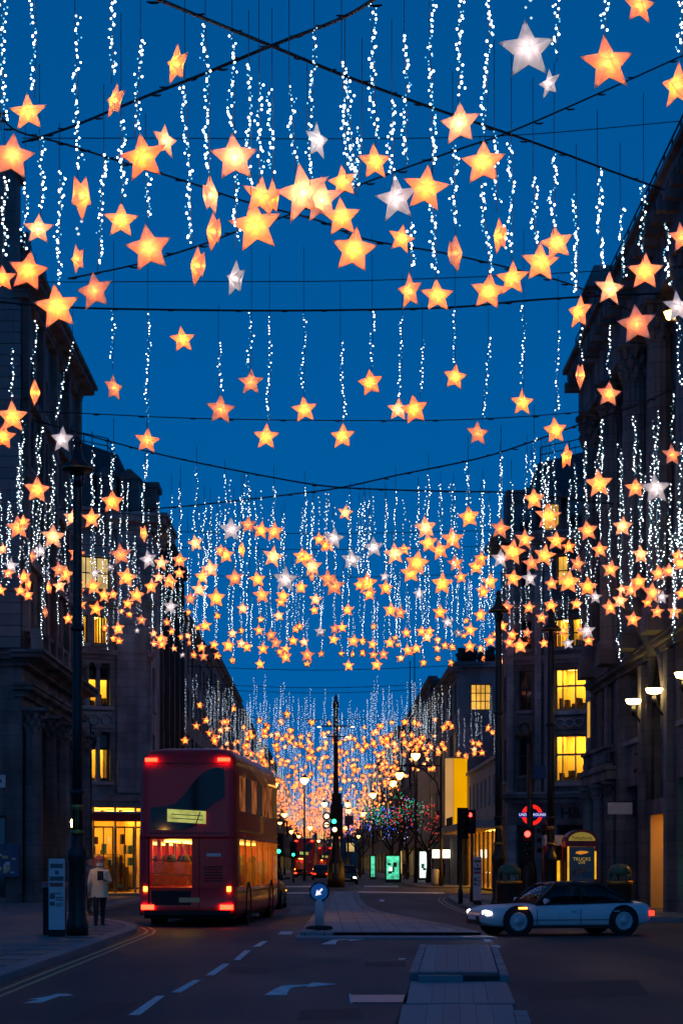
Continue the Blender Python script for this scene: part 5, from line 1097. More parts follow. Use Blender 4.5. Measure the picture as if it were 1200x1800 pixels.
        mb(lambda m: m.rings([[(s*hw*.62+.19*cx_*math.cos(2*math.pi*q/14),y(.028)+yy+.05*-abs(math.cos(2*math.pi*q/14)),.50+.07*cx_*math.sin(2*math.pi*q/14)) for q in range(14)] for cx_,yy in ((1.0,-.06),(1.0,.03),(.7,.075),(.05,.09))])).build('head_lamp',M[lights],o)
        mb(lambda m: m.box(s*hw*.70-.14,s*hw*.70+.14,y(1)-.02,y(.97),belt*.62,belt*.78)).build('tail_lamp',M['taildim'],o)
        mb(lambda m: m.box(s*(hw+.005)-.012,s*(hw+.005)+.012,y(.215)-.10,y(.215)+.10,.60,.64)).build('side_repeater',M['amber'],o)
        mb(lambda m: m.tube([(s*hw*.9,y(roof0+.05),belt+.02),(s*(hw+.1),y(roof0+.05),belt+.08),(s*(hw+.14),y(roof0+.03),belt+.08)],[.02,.05,.06],6)).build('mirror',M[paint],o)
        for tt in (.30,.555,.80): mb(lambda m: m.box(s*hw*.998-.004,s*hw*.998+.004,y(tt)-.006,y(tt)+.006,.26,belt-.10)).build('door_gap',M['blackmatte'],o)
        for tt in (.515,.765): mb(lambda m: m.box(s*hw*1.0-.015,s*hw*1.0+.02,y(tt)-.07,y(tt)+.07,belt-.17,belt-.14)).build('door_handle',M['rim'],o)
        mb(lambda m: m.box(s*hw*.97-.03,s*hw*.97+.03,y(.78),y(.22),.17,.24)).build('side_skirt',M['blackmatte'],o)
        mb(lambda m: m.box(s*hw*1.0-.006,s*hw*1.0+.006,y(.74),y(.27),belt*.5,belt*.5+.012)).build('door_crease',M['blackmatte'],o)
    mb(lambda m: m.box(-hw*.45,hw*.45,y(.03),y(-.002)+.015,.26,.44)).build('grille',M['blackmatte'],o)
    mb(lambda m: m.box(-.26,.26,y(0)+.012,y(0)+.03,.36,.46)).build('number_plate',M['whitematte'],o)
    return o
car('parked_car','low white car with black roof and glowing headlamps crossing the junction','car',3.90+1.35,43.6,R(104),4.0,1.72,1.16,'white',.70,roof0=.30,roof1=.80,roofpaint='black',glassmat='tint')
bpy.data.objects['parked_car'].name = 'white_car'
car('black_taxi','tall black taxi half hidden ahead of the large bus','taxi',-2.35,69.5,R(-2),4.6,1.8,1.8,'black',1.0,roof0=.26,roof1=.86)
for i,(x,Y,rz,lab,lt) in enumerate(((1.7,150,180,'dark car with lit headlamps approaching right of the central column','head'),(-.35,190,0,'dark car showing red tail lamps left of the central column','head'),(.2,235,180,'small oncoming car with bright headlamps far down the street','head'))):
    car('distant_car',lab,'car',x,Y,R(rz),4.3,1.76,1.45,'black',.86)
# ================================================================== people
def person(label,x,Y,H,rz,mats,pose='walk',group=None,extras=None,z0=.1,seed=0):
    # skeleton for a 1.7 m figure facing -y (towards the camera); scaled to H afterwards
    r_ = random.Random(seed); k = H/1.7
    V = []; E = []; RAD = []
    def v(p,r,par=None):
        V.append(Vector(p)); RAD.append(r); i = len(V)-1
        if par is not None: E.append((par,i))
        return i
    pel = v((0,0,.90),.150); wa = v((0,.0,1.06),.138,pel); ch = v((0,.01,1.25),.155,wa); sh = v((0,.015,1.39),.110,ch); nk = v((0,0,1.46),.056,sh); hd0 = v((0,-.015,1.53),.075,nk); hd1 = v((0,-.02,1.60),.092,hd0); v((0,-.01,1.66),.070,hd1)
    st = .24 if pose == 'walk' else .05
    for s,ph in ((-1,1),(1,-1)):
        hp = v((s*.09,0,.86),.105,pel); kn = v((s*.095,-ph*st*.75,.48),.066,hp); an = v((s*.10,-ph*st*.6+ (.12 if ph<0 and pose=='walk' else 0),.10 + (.03 if ph < 0 and pose == 'walk' else 0)),.045,kn); v((s*.11,-ph*st*.6-.17+(.12 if ph<0 and pose=='walk' else 0),.045),.042,an)
    for s in (-1,1):
        so = v((s*.175,.015,1.37),.072,sh)
        if pose == 'hold' or (pose == 'walk' and s == 1 and extras): el = v((s*.25,.02,1.12),.056,so); wr = v((s*.11,-.22,1.16),.040,el); d = Vector((-s*.5,-.75,.25))
        elif pose == 'walk': el = v((s*.24,.04*s,1.11),.054,so); wr = v((s*.23,-.10*s,.90),.038,el); d = Vector((0,-.25*s,-1))
        else: el = v((s*.24,.03,1.11),.054,so); wr = v((s*.25,-.03,.88),.038,el); d = Vector((0,-.1,-1))
        d.normalize(); side = d.cross(Vector((0,0,1)) if abs(d.z)<.9 else Vector((0,1,0))).normalized(); p0 = V[wr]
        pm = v(p0+d*.06,.036,wr)
        for f,(off,ln) in enumerate(((-.030,.062),(-.010,.075),(.010,.070),(.030,.055))): a = v(V[pm]+side*off+d*.03,.0105,pm); b = v(V[a]+d*ln*.5+Vector((0,-.008,-.004)),.0095,a); v(V[b]+d*ln*.45+Vector((0,-.016,-.012)),.008,b)
        a = v(p0+d*.035-side*.038,.012,wr); v(V[a]+d*.035-side*.014,.010,a)
    me = bpy.data.meshes.new('person'); me.from_pydata([tuple(q*k) for q in V],E,[])
    t = bpy.data.objects.new('person',me); COL.objects.link(t); md = t.modifiers.new('skin','SKIN'); md.use_smooth_shade = True
    if not me.skin_vertices: bpy.context.view_layer.objects.active = t; bpy.ops.mesh.customdata_skin_add()
    for i,sv in enumerate(me.skin_vertices[0].data): sv.radius = (RAD[i]*k,RAD[i]*k*(.82 if i in (pel,wa,ch) else 1)); sv.use_root = (i == 0)
    sb = t.modifiers.new('sub','SUBSURF'); sb.levels = 2; sb.render_levels = 2
    dg = bpy.context.evaluated_depsgraph_get(); fm = bpy.data.meshes.new_from_object(t.evaluated_get(dg)); bpy.data.objects.remove(t)
    fm.materials.clear()
    for m_ in mats: fm.materials.append(M[m_])     # skin, coat, trousers, shoe
    hz = [Vector(V[i]) for i in range(len(V)) if RAD[i] < .013]
    for pl in fm.polygons:
        c = pl.center/k; i = 1; pl.use_smooth = True
        if c.z > 1.475: i = 0
        elif any((c-q).length < .055 for q in hz): i = 0
        elif c.z < .085: i = 3
        elif c.z < .82: i = 2
        pl.material_index = i
    o = bpy.data.objects.new('person',fm); COL.objects.link(o); o.location = (x,Y,z0); o.rotation_euler[2] = rz; tag(o,label,'person',group)
    # face: nose, eyes, ears; hair or hat
    f = MB(); f.ball((0,-.105*k,1.575*k),.016*k,6,4,1.4); f.build('nose',M[mats[0]],o)
    for s in (-1,1): mb(lambda m: m.ball((s*.034*k,-.098*k,1.602*k),.010*k,6,4)).build('eye',M['blackmatte'],o); mb(lambda m: m.ball((s*.093*k,-.01*k,1.59*k),.020*k,6,4,1.5)).build('ear',M[mats[0]],o)
    return o,k
p,k = person('person in a warm-lit white jacket, mask and pink hat walking on the left pavement',P(178,1600,43.9).x,43.6,1.62,R(12),('skin','coat','trousers','shoe'),'walk',None,True,.115,1)
mb(lambda m: m.lathe([(.108*k,1.632*k),(.116*k,1.65*k),(.105*k,1.70*k),(.06*k,1.74*k),(.005,1.75*k)],14,(0,-.008*k,0))).build('hat',M['hat'],p)
mb(lambda m: m.lathe([(.06*k,1.49*k),(.09*k,1.54*k),(.095*k,1.63*k)],14,(0,.045*k,0))).build('hair',M['twig'],p)
mb(lambda m: m.rings([[(math.cos(a)*.088*k,-.02*k-abs(math.sin(a))*.098*k,z*k) for a in [math.pi*(1.05+.9*j/8) for j in range(9)]] for z in (1.505,1.53,1.565)],False,False)).build('face_mask',M['mask'],p)
jk = MB(); jk.rings([[(math.cos(2*math.pi*j/16)*rx*k,math.sin(2*math.pi*j/16)*ry*k+.005,z*k) for j in range(16)] for rx,ry,z in ((.215,.165,.76),(.20,.155,.90),(.19,.15,1.05),(.20,.155,1.22),(.19,.14,1.36),(.10,.10,1.44))],False,False); jk.build('jacket',M['coat'],p)
mb(lambda m: m.box(-.05*k,.055*k,-.345*k,-.33*k,1.10*k,1.27*k)).build('held_phone',M['blackmatte'],p) if False else None
ph = mb(lambda m: m.rings([[(-.045,-.008,-.08),(.045,-.008,-.08),(.045,.008,-.08),(-.045,.008,-.08)],[(-.045,-.008,.08),(.045,-.008,.08),(.045,.008,.08),(-.045,.008,.08)]],smooth=False)).build('tablet',M['blackmatte'],None,(p.location.x+.06,p.location.y-.345,1.33)); ph.scale = (1.5,1,1.3); tag(ph,'dark tablet held up by the person in the warm-lit white jacket','tablet')
mb(lambda m: m.poly([(-.038,-.0095,-.07),(.038,-.0095,-.07),(.038,-.0095,.07),(-.038,-.0095,.07)])).build('screen',M['glass'],ph)
grp = 'pedestrians in the distance'
for i,(x,y,h,rz,mats,pose,lab) in enumerate((
    (158,1607,1.66,30,('skin','bluecoat','trousers','trousers'),'walk','person in a blue coat behind the left lamp column'),
    (808,1556,1.72,-40,('skin','darkcoat','trousers','trousers'),'walk','person in a dark coat, left one of two by the yellow shop'),
    (822,1555,1.78,60,('skin','darkcoat','trousers','trousers'),'stand','taller dark-coated person, right one of two by the yellow shop'),
    (697,1549,1.74,10,('skin','darkcoat','trousers','trousers'),'stand','dark figure standing right of the green advert kiosk'),
    (712,1548,1.70,170,('skin','darkcoat','trousers','trousers'),'walk','dark figure walking between the two advert kiosks'),
    (778,1553,1.75,200,('skin','bluecoat','trousers','trousers'),'walk','dark figure beside the white bollard at the far right kerb'))):
    X,Y = G(x,y,.115); q,k2 = person(lab,X,Y,h,R(rz),mats,pose,grp,None,.115,i+5)
    mb(lambda m: m.lathe([(.07*k2,1.54*k2),(.095*k2,1.62*k2),(.088*k2,1.69*k2),(.005,1.725*k2)],12,(0,.03*k2,0))).build('hair',M['twig'],q)
# ================================================================== span wires
def wire(label,pts,r=.018,knots=True):
    w_ = [P(*p) for p in pts]; out = []
    for i in range(len(w_)-1):
        p0 = w_[max(i-1,0)]; p1 = w_[i]; p2 = w_[i+1]; p3 = w_[min(i+2,len(w_)-1)]
        for t in [q/8 for q in range(8)]: out.append(.5*((2*p1)+(p2-p0)*t+(2*p0-5*p1+4*p2-p3)*t*t+(3*p1-p0-3*p2+p3)*t**3))
    out.append(w_[-1]); m = MB(); m.tube(out,r,5); o = m.build('span_wire',M['cable']); tag(o,label,'cable','overhead span wires')
    if knots:
        rr = random.Random(len(label)); kn = MB()
        for q in out[1::3]:
            q = q + Vector((rr.uniform(-.15,.15),0,0)); kn.tube([q+Vector((-.09,0,-.006)),q+Vector((-.03,0,-.02)),q+Vector((.05,0,-.02)),q+Vector((.1,0,-.004))],[.01,.02,.02,.01],5)
        tag(kn.build('cable_clamp',M['cable'],o),kind='stuff')
wire('thick black cable sloping down right from the top left through the crossing',[(255,-12,26),(300,8,27),(475,80,30.5),(610,135,33),(760,190,37),(930,248,43),(1090,307,50),(1205,347,56.5)],.028)
wire('thick black cable sloping down left from the top centre through the crossing',[(670,-10,27),(600,32,28.5),(475,81,31),(350,133,33),(250,172,36),(120,225,41),(40,250,46)],.028)
wire('dark festoon wire sagging from the left edge to the right below the big stars',[(-5,195,33),(30,230,34),(110,252,35),(215,285,36),(330,320,36),(430,354,37),(560,388,37),(640,420,38),(790,447,39),(930,480,41),(1010,503,42),(1110,548,44)],.018)
wire('dark festoon wire rising to the right edge across the big stars',[(120,490,38),(240,465,38),(350,432,37),(430,402,37),(510,377,37),(640,322,37),(790,268,37),(900,230,38),(1050,165,40),(1205,95,43)],.018)
wire('thin straight wire across the upper sky behind the big stars',[(40,243,46),(300,243,46),(600,244,46),(900,238,47),(1205,212,50)],.012,False)
wire('thin straight wire across the sky just above the second row',[(60,496,46),(300,495,46),(600,494,46),(900,484,47),(1205,468,52)],.012,False)
wire('taut black cable carrying the sparse second row of strings',[(-5,530,48),(130,541,47),(420,546,46),(620,545,46),(800,540,46),(930,528,47),(1060,520,49),(1160,516,51)],.026)
wire('thin wire with loops below the second row of stars',[(-5,722,52),(130,726,51),(330,735,51),(560,739,51),(800,738,51),(1000,726,52),(1140,708,55)],.014)
wire('dark cable sagging from the left over the dense star field',[(-5,728,78),(45,735,76),(190,775,70),(300,803,66),(420,828,64),(560,853,62),(660,860,62),(800,864,63),(900,866,65),(1010,878,68),(1205,902,72)],.026)
wire('dark cable rising to the right over the dense star field',[(60,893,84),(200,898,78),(300,892,74),(400,882,70),(520,868,66),(600,857,63),(700,835,62),(840,806,61),(930,778,60),(1030,742,59),(1120,712,58),(1205,672,57)],.026)
for i,(y,Y) in enumerate(((935,78),(963,84),(1012,92),(1175,128),(1206,139),(1215,144),(1262,170))):
    hw = 11*F/Y
    wire(('thin wire, uppermost behind the dense star field','thin wire, second behind the dense star field','thin wire, third behind the dense star field','thin wire just below the dense star field','upper wire of the distant display','lower wire of the distant display','third wire of the distant display')[i],[(CX-hw,y-6,Y),(CX-hw*.4,y+1,Y),(CX,y+3,Y),(CX+hw*.4,y,Y),(CX+hw,y-8,Y)],.014 if i < 3 else .022,i > 3)
# ================================================================== the stars
def interp(tab,x):
    for (a,b),(c,d) in zip(tab,tab[1:]):
        if x <= c: return b+(d-b)*max(0,(x-a))/(c-a)
    return tab[-1][1]
YT = [(0,28),(300,30),(450,33),(560,40),(650,46),(760,48),(850,54),(930,60),(1000,70),(1060,84),(1120,98),(1180,108)]
near = '''1122,10,60 926,88,88g 965,147,46gt 1067,112,86 1190,150,70t 311,113,62t 203,177,56t 50,198,60 22,275,70 290,248,52tp 252,277,75 412,277,74p 143,345,70T 557,248,56gt 658,285,56 808,218,66p 849,287,70 370,343,60Tp 458,345,62 479,348,56T 533,340,92p 565,352,70p 603,320,52 697,350,72g 748,332,72 376,407,60T 213,388,54 449,397,82 600,382,60 622,440,70 705,420,46 68,403,48p 137,455,46t 262,437,72 348,467,62T 50,477,62 5,490,44 101,540,70 167,512,60 414,490,56gt 799,445,58T 878,415,54T 720,512,56t 768,520,54 858,513,56 900,490,56 949,462,62 978,428,52 1018,549,54t 1070,508,54p 1133,478,56 1118,570,60 1190,540,52g 1197,418,48
321,597,42 200,682,42t 388,720,48 441,672,42 468,768,42 535,720,42 259,775,42 602,767,42 651,673,42 700,720,38p 728,720,46 839,762,40 799,663,40 917,708,42 975,757,42 1019,660,42T 1069,693,40 62,690,42T 22,733,50 6,768,40 110,773,42g 995,803,40T 1180,800,36'''
cA = '''262,85,160 790,170,140 645,285,130 515,280,130p 130,350,150 165,310,90 22,500,80 375,415,150 283,515,110g 540,535,105 232,550,90T 80,620,100g 62,670,80 172,700,100 200,745,90T 145,795,80 198,825,75 5,790,80 415,645,105 462,680,110 420,760,90p 347,770,90T 322,945,80T 482,990,75 555,740,90 560,800,80 570,890,80 670,670,80g 850,540,140 890,700,130 1045,575,120g 1135,600,100p 1010,390,110T 775,630,60g 658,765,105 735,825,100 795,820,70 678,920,100 960,825,105 900,885,75 912,960,60 1065,765,100 1115,700,75 1185,720,80 855,940,50p 995,1000,75 832,1060,85 740,1055,60 800,1130,60 840,1145,65 925,1080,60 965,1075,50g 878,1230,75 1010,1255,80 1045,1235,50 1080,1095,60p 1135,1135,85 1085,1165,60 1140,1170,70 1170,1010,55'''
cB = '''505,285,150g 625,250,110 715,290,110 808,300,125 255,380,105p 145,500,100 142,590,75 75,650,100 430,430,80 468,465,105 580,425,100T 798,475,140p 360,560,120 305,615,110 280,705,100 533,625,120 690,635,105 885,635,160g 1125,350,90 1185,385,110p 1000,475,110 1035,480,90 1075,545,130 1072,610,80T 995,690,85 720,745,115 400,765,120 218,770,85 205,865,55 78,825,100g 1185,630,110 870,750,90 855,790,80 1098,775,85 1090,850,65 587,840,80 410,890,60 840,890,75 712,915,60 700,993,75 55,935,60 85,1000,60 18,1065,75 105,1120,50 155,1040,55 200,1030,60 272,975,50 325,960,85 210,1080,40 242,1165,60 312,1175,65 298,1112,65 165,1165,45g 385,1093,65 410,1170,65 485,1100,90 515,1015,65 575,993,55 515,1205,55 575,1085,70p 618,1110,70 785,1025,80 820,1080,80 730,1122,80 708,1230,70 850,1145,65 890,1125,70 888,1180,90 940,1065,70 960,985,60 985,965,65 1018,1075,65p 1040,1165,95 1040,1228,60 1130,1000,75g'''
cC = '''187,165,100 105,345,130g 45,395,80 230,495,125g 385,410,130g 535,455,140p 600,425,80 750,270,140p 770,378,120 850,430,130 938,350,150 1055,195,135 690,520,150 645,588,130 340,660,150 285,675,75 355,738,90 65,625,100 110,680,135 465,615,70g 470,695,100 960,520,110 998,620,85 1140,490,100 1105,545,100 868,665,140 705,733,75g 1145,710,80 205,848,80 505,850,95 572,868,95 852,865,100 905,935,85g 1135,885,90 1037,925,50 1065,990,95 980,1010,65g 1020,1030,50 388,965,50 615,1010,70 20,1005,55g 112,980,70 165,972,70 105,1055,75 245,1068,90 310,1068,65 378,1090,70 455,1160,75 500,1080,75 540,1045,50 555,1095,45 625,1130,80 685,1120,70 640,1145,60 722,1000,75 778,1000,70 760,1035,85 575,1188,65 310,1150,60 385,1165,65 407,1235,75 210,1240,75 160,1155,50 238,1160,60T 18,1155,50 835,1060,65p 832,1120,65 888,1098,65 940,1112,60 838,1190,50 928,1218,55 735,1220,60 1060,1105,85 1135,1115,55 1158,1190,50T'''
cD = '''705,35,140 920,60,110 1038,65,155g 327,125,110 408,225,135 130,298,110 845,285,105 640,310,110 272,362,110 455,370,100 530,405,75 712,422,90 200,435,135 130,475,100g 388,455,115 312,500,95 580,503,95 18,470,60 950,450,100 775,535,95 68,610,90 205,590,95 300,590,90g 430,620,75 530,610,120 640,640,100 685,700,70g 30,670,70 840,655,60p 895,655,90 940,610,90 830,720,85 770,760,90 905,830,85 1018,675,110 990,730,60 1055,560,90 1115,545,80 1170,460,80 1180,500,80 1190,680,70 1075,700,70g 1048,785,75 1148,785,80 165,760,85 297,760,70 425,750,75 372,820,70 575,740,65 20,800,55 140,868,70 285,908,60 200,920,60 180,965,65 245,985,85 70,955,75 95,915,40 15,1000,50 140,1075,45 175,1065,45 330,1055,65 385,970,55 425,910,65 495,895,65 600,895,60 635,900,90g 645,955,65 525,970,65g 490,1035,60T 560,1030,65'''
STARS = []
def read(txt,ox,oy,sc):
    for it in txt.split():
        a,b,c_ = it.split(','); fl = ''.join(ch for ch in c_ if ch.isalpha()); w = float(''.join(ch for ch in c_ if ch.isdigit()))
        STARS.append([ox+float(a)/sc, oy+float(b)/sc, w/sc, fl])
read(near,0,0,1); n_near = len(STARS); read(cA,0,840,4); read(cB,280,860,4); read(cC,560,860,4); read(cD,840,840,3.3333)
srn = random.Random(11)
def lim(x):   # how far back a thing at this bearing can hang before it would touch a facade
    if x > CX+60: return 9.35*F/(x-CX) if x > 1010 else 200.
    if x < CX-60: return (10.6*F/(CX-x) if x < 128 else 200.)
    return 200.
def star_mesh(name,ir,dp):
    m = MB(); n_ = 5; rim = []
    for k in range(10):
        a = math.pi/2 + math.pi*k/5; r = 1 if k % 2 == 0 else ir; rim.append((r*math.cos(a),0,r*math.sin(a)))
    b = len(m.v); m.v += rim + [(0,-dp,0),(0,dp,0)]
    for k in range(10): j = (k+1)%10; m.face([b+j,b+k,b+10]); m.face([b+k,b+j,b+11])
    return m.mesh(name,M['shell'])
SHELLS = [star_mesh('star_lantern',ir,dp) for ir,dp in ((.47,.34),(.44,.36),(.50,.32),(.46,.38))]
BULB = {}
for key,mt in (('o','starlit'),('d','starlit_d'),('b','starlit_b'),('c','starlit_c'),('p','starpale'),('g','staroff')): 
    m = MB(); m.ball((0,0,0),.105,8,6,1.1); m.cur = 1
    for k in range(5):  # added spokes, lighting the fabric out to the tips
        a_ = math.pi/2+2*math.pi*k/5; m.tube([(.16*math.cos(a_),0,.16*math.sin(a_)),(.80*math.cos(a_),0,.80*math.sin(a_))],[.030,.022],4)
    BULB[key] = m.mesh('bulb',[M[mt],M[{'o':'starframe','d':'starfill_d','b':'starfill_b','c':'starfill_c','p':'starfill_soft','g':'starfill_faint'}[key]]])
far_stars = MB(); far_strings = MB()
def far_star(p,R_,yaw,roll,lit):
    rt = Euler((0,roll,yaw)).to_matrix(); far_stars.cur = 0; b = len(far_stars.v); pts = []
    for k in range(10):
        a = math.pi/2+math.pi*k/5; r = R_ if k%2==0 else R_*.46; pts.append(p + rt@Vector((r*math.cos(a),0,r*math.sin(a))))
    far_stars.v += [tuple(q) for q in pts] + [tuple(p+rt@Vector((0,-.34*R_,0))),tuple(p+rt@Vector((0,.34*R_,0)))]
    for k in range(10): j = (k+1)%10; far_stars.face([b+j,b+k,b+10]); far_stars.face([b+k,b+j,b+11])
    far_stars.cur = lit; far_stars.octa(p,R_*.12)
items = []
for s in STARS:
    x,y,w,fl = s; Y = min(interp(YT,y)*srn.uniform(.96,1.04),lim(x))
    if not fl and srn.random() < .12 and y > 800: fl = 'p'
    R_ = max(.17,min(.52,(1.16 if y < 830 else 1.22)*w*Y/F/1.902)); yaw = srn.uniform(-.45,.45)
    if 't' in fl: yaw = srn.choice((-1,1))*srn.uniform(.85,1.0)
    if 'T' in fl: yaw = srn.choice((-1,1))*srn.uniform(1.15,1.3)
    items.append(dict(x=x,y=y,w=w,Y=Y,R=R_,yaw=yaw,roll=srn.uniform(-.16,.16)+(.35 if 'T' in fl and srn.random()<.3 else 0),lit='g' if 'g' in fl else ('p' if 'p' in fl else 'o'),turn=('t' in fl.lower()),size=R_/Y))
items.sort(key=lambda d: -d['size']); single = items[:298]; rest = items[298:]
def band(y):
    if y < 245: return 'topmost band of nearest display'
    if y < 365: return 'second band of nearest display'
    if y < 455: return 'third band of nearest display'
    if y < 585: return 'lowest band of nearest display'
    if y < 830: return 'sparse row above dense field'
    for t,nm in ((905,'top'),(940,'second'),(965,'third'),(990,'fourth'),(1015,'fifth'),(1040,'sixth'),(1065,'seventh'),(1090,'eighth'),(1115,'ninth'),(1140,'tenth'),(1300,'bottom')):
        if y < t: return f'{nm} line of dense star field'
bands = {}
for d in single: bands.setdefault(band(d['y']),[]).append(d)
for bn,ls in bands.items():
    ls.sort(key=lambda d: d['x'])
    for i,d in enumerate(ls):
        cw = {'o':'glowing orange','p':'pale softly lit','g':'grey nearly unlit'}[d['lit']]
        d['label'] = f"{cw} star lantern{' turned edge-on' if d['turn'] else ''}, {ordw(i+1)} from left, {bn}"
for d in single:
    o = link('star_lantern',srn.choice(SHELLS),None,P(d['x'],d['y'],d['Y']),(srn.uniform(-.12,.12),d['roll'],d['yaw']),(d['R'],)*3)
    tag(o,d['label'],'star lantern','star lanterns hung over the street')
    up = .42 if srn.random() < .25 else srn.uniform(-.08,.14)
    link('bulb',BULB[srn.choice('ooobbcd') if d['lit'] == 'o' else d['lit']],o,(0,0,0))
for d in rest: far_star(P(d['x'],d['y'],d['Y']),d['R'],d['yaw'],d['roll'],{'o':1,'p':2,'g':3}[d['lit']])
# ================================================================== the light strings
STR = '''4,-5,3,215 62,-5,62,160 132,28,137,300 140,385,137,415 195,-5,197,133 247,70,237,230 361,40,369,305 408,52,411,235 552,48,548,205 540,215,545,312 437,112,441,330 455,145,455,310 478,155,480,305 508,150,519,290 70,240,72,368 8,310,5,450 45,322,45,440 105,300,103,500 183,270,172,465 213,210,214,345 256,305,260,385 325,150,338,428 412,305,414,425 600,110,608,300 606,130,624,330 651,-5,660,245 710,62,714,290 688,175,690,315 636,225,628,332 753,-5,759,290 807,-5,805,165 858,-5,852,235 928,-5,928,40 982,-5,978,95 1062,-5,1062,58 795,255,800,400 760,350,766,480 720,390,721,470 868,230,872,360 843,320,860,480 898,250,899,445 936,310,941,428 973,270,972,398 1012,342,1014,515 1049,298,1055,475 1089,365,1091,490 1130,325,1130,445 1168,390,1178,505 1197,-5,1197,95 1188,560,1196,680
200,545,198,640 260,550,259,742 384,597,384,690 442,550,440,650 474,555,473,745 534,550,534,690 598,597,602,740 654,545,653,645 707,555,703,705 742,598,738,690 799,545,799,640 858,590,847,735 920,535,919,685 980,583,976,725 1020,575,1019,635 1071,572,1071,665 24,612,24,700 63,565,60,665 128,602,95,740 258,795,250,920 1056,735,1053,822 1118,745,1116,835 1150,740,1152,835 1180,690,1180,780 1089,780,1092,905 1025,775,1030,910 938,770,937,858 965,800,963,885 880,795,878,910 822,812,822,890 40,740,35,900 73,750,66,835 133,770,128,890 163,800,160,890 200,780,197,862'''
strs = []
for it in STR.split():
    a,b,c_,d_ = map(float,it.split(',')); strs.append((a,b,c_,d_,min(lim(a),lim(c_),interp(YT,(b+d_)/2+(20 if d_ < 600 else 0)))))
for d in sorted(items,key=lambda d: d['y']):
    if d['y'] > 835:
        L = srn.uniform(1.3,3.4); s = F/d['Y']; yb = d['y']-d['R']*s*.95; yt = yb-L*s
        if yt < interp([(0,740),(200,790),(600,868),(930,790),(1200,700)],d['x']): yt = interp([(0,740),(200,790),(600,868),(930,790),(1200,700)],d['x'])+srn.uniform(0,25)
        if yb - yt > 12: strs.append((d['x']+srn.uniform(-3,3)*s/40,yt,d['x'],yb,d['Y']*srn.uniform(1.0,1.015)))
for k in range(60):   # strings without a star of their own
    x = srn.uniform(0,1200); c0 = interp([(0,790),(200,830),(600,870),(930,820),(1200,760)],x); y0 = srn.uniform(c0,1060); Y = min(lim(x),interp(YT,y0+70)); s = F/Y; strs.append((x,y0,x+srn.uniform(-4,4),min(1165,y0+srn.uniform(1.2,2.8)*s),Y))
strs.sort(key=lambda t: -(t[3]-t[1])*1.0 if t[1] < 830 else -abs(t[3]-t[1])*.6)
def bulbs(m,p0,p1,Y,rr,small=False,scale=1.):
    L = (p1-p0).length; n_ = max(3,int(L/((.043 if Y < 42 else .066) if not small else .13))); bow = rr.uniform(-.05,.05); sp_ = .026 if Y < 42 else .024
    for k in range(n_):
        t = (k+rr.random()*.7)/n_; c = p0.lerp(p1,t)+Vector((math.sin(t*math.pi*2.2+bow*40)*.035+bow*math.sin(t*math.pi),0,0)); c += Vector((rr.gauss(0,sp_),rr.gauss(0,sp_),0))
        if small: m.cur = 0; m.octa(c,.026*scale*rr.uniform(.7,1.3))
        else:
            big = rr.random() < .62; m.cur = 0 if big else 1; r = ((.0165 if Y < 42 else .0185) if big else .011)*rr.uniform(.75,1.2)*scale
            if Y < 42: m.ball(c,r,6,4,1.15)
            else: m.octa(c,r*(.95 if Y < 55 else .85))
single_s = strs[:296]; rest_s = strs[296:]
sb = {}
for t in single_s: sb.setdefault(band(max(0,(t[1]+t[3])/2)).replace('star field','string field').replace('sparse row','sparse row'),[]).append(t)
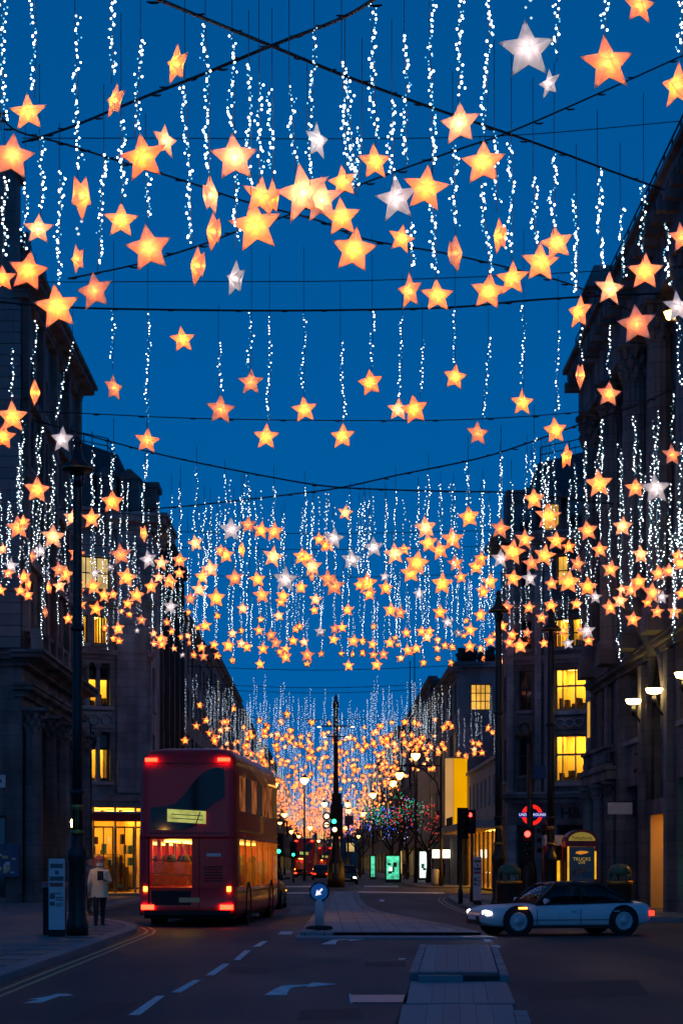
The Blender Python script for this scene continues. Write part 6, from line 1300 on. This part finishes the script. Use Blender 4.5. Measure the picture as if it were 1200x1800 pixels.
for bn,ls in sb.items():
    ls.sort(key=lambda t: t[0]+t[2])
    for i,t in enumerate(ls):
        x0,y0,x1,y1,Y = t; p0 = P(x0,y0,Y); p1 = P(x1,y1,Y); m = MB(); hang = srn.uniform(.7,1.7) if Y < 50 else srn.uniform(.3,.9)
        m.tube([p0+Vector((0,0,hang)),p0,p0.lerp(p1,.5)+Vector((.02,0,0)),p1,p1-Vector((0,0,.12))],.006 if Y < 50 else .008,4)
        o = m.build('light_string',M['cord']); tag(o,f"string of {'big' if Y < 42 else 'small'} white bulbs, {ordw(i+1)} from left, {bn}",'light string','strings of white bulbs over the street')
        m = MB(); bulbs(m,p0,p1,Y,srn); tag(m.build('bulb_strand',[M['bulbw'],M['bulbc']],o),kind='stuff')
def far_string(p0,p1,Y,sc=1.): far_strings.cur = 0; bulbs(far_strings,p0,p1,Y,srn,True,sc)
for t in rest_s: far_string(P(t[0],t[1],t[4]),P(t[2],t[3],t[4]),t[4],1.0)
# ---- the displays that run on down the street, too small to count
for Yd,x0,x1,n_ in ((110,-8.3,9.0,16),(116,-8.3,12.4,30),(122,-8.3,12.8,34),(127.5,-8.3,13.0,34)):
    for k in range(n_):
        X = srn.uniform(x0,x1); Yk = Yd+srn.uniform(-1.6,1.6); top = 12.6+1.0*(X/11)**2-srn.random()*1.6-(srn.random()*2.2 if X > 8.5 else 0); L = srn.uniform(1.3,3.2); p1 = Vector((X,Yk,top-L)); far_string(Vector((X,Yk,top)),p1,Yk,.95)
        far_star(p1-Vector((srn.uniform(-.2,.2),0,.42)),srn.uniform(.27,.36),srn.uniform(-.6,.6),srn.uniform(-.2,.2),1 if srn.random()<.8 else 2)
Yd = 139.; row = 0
while Yd < 530:
    n_ = 36 if Yd < 200 else 30
    for k in range(n_):
        X = srn.uniform(-8.4,8.5); Yk = Yd+srn.uniform(-2.5,2.5); sag = .9*((X/9.5)**2); top = 14.3+sag-srn.random()*2.6; L = srn.uniform(1.5,3.6)
        big = 1+max(0,(Yd-200))/600
        p0 = Vector((X,Yk,top)); p1 = Vector((X,Yk,top-L)); far_string(p0,p1,Yk,1.15*big)
        ns = 1 if srn.random() < .85 else 2
        for q in range(ns):
            far_star(p1-Vector((srn.uniform(-.4,.4),0,.45+.75*q)),srn.uniform(.25,.36),srn.uniform(-.7,.7),srn.uniform(-.2,.2),1 if srn.random()<.8 else 2)
    Yd += 9 if row % 2 == 0 else 15; row += 1
tag(far_stars.build('distant_star_lanterns',[M['shell'],M['starlit'],M['starpale'],M['staroff']]),'mass of tiny glowing star lanterns far down the street','star lanterns',None,'stuff')
tag(far_strings.build('distant_light_strings',[M['bulbfar']]),'mass of tiny white bulb strings far down the street','light strings',None,'stuff')
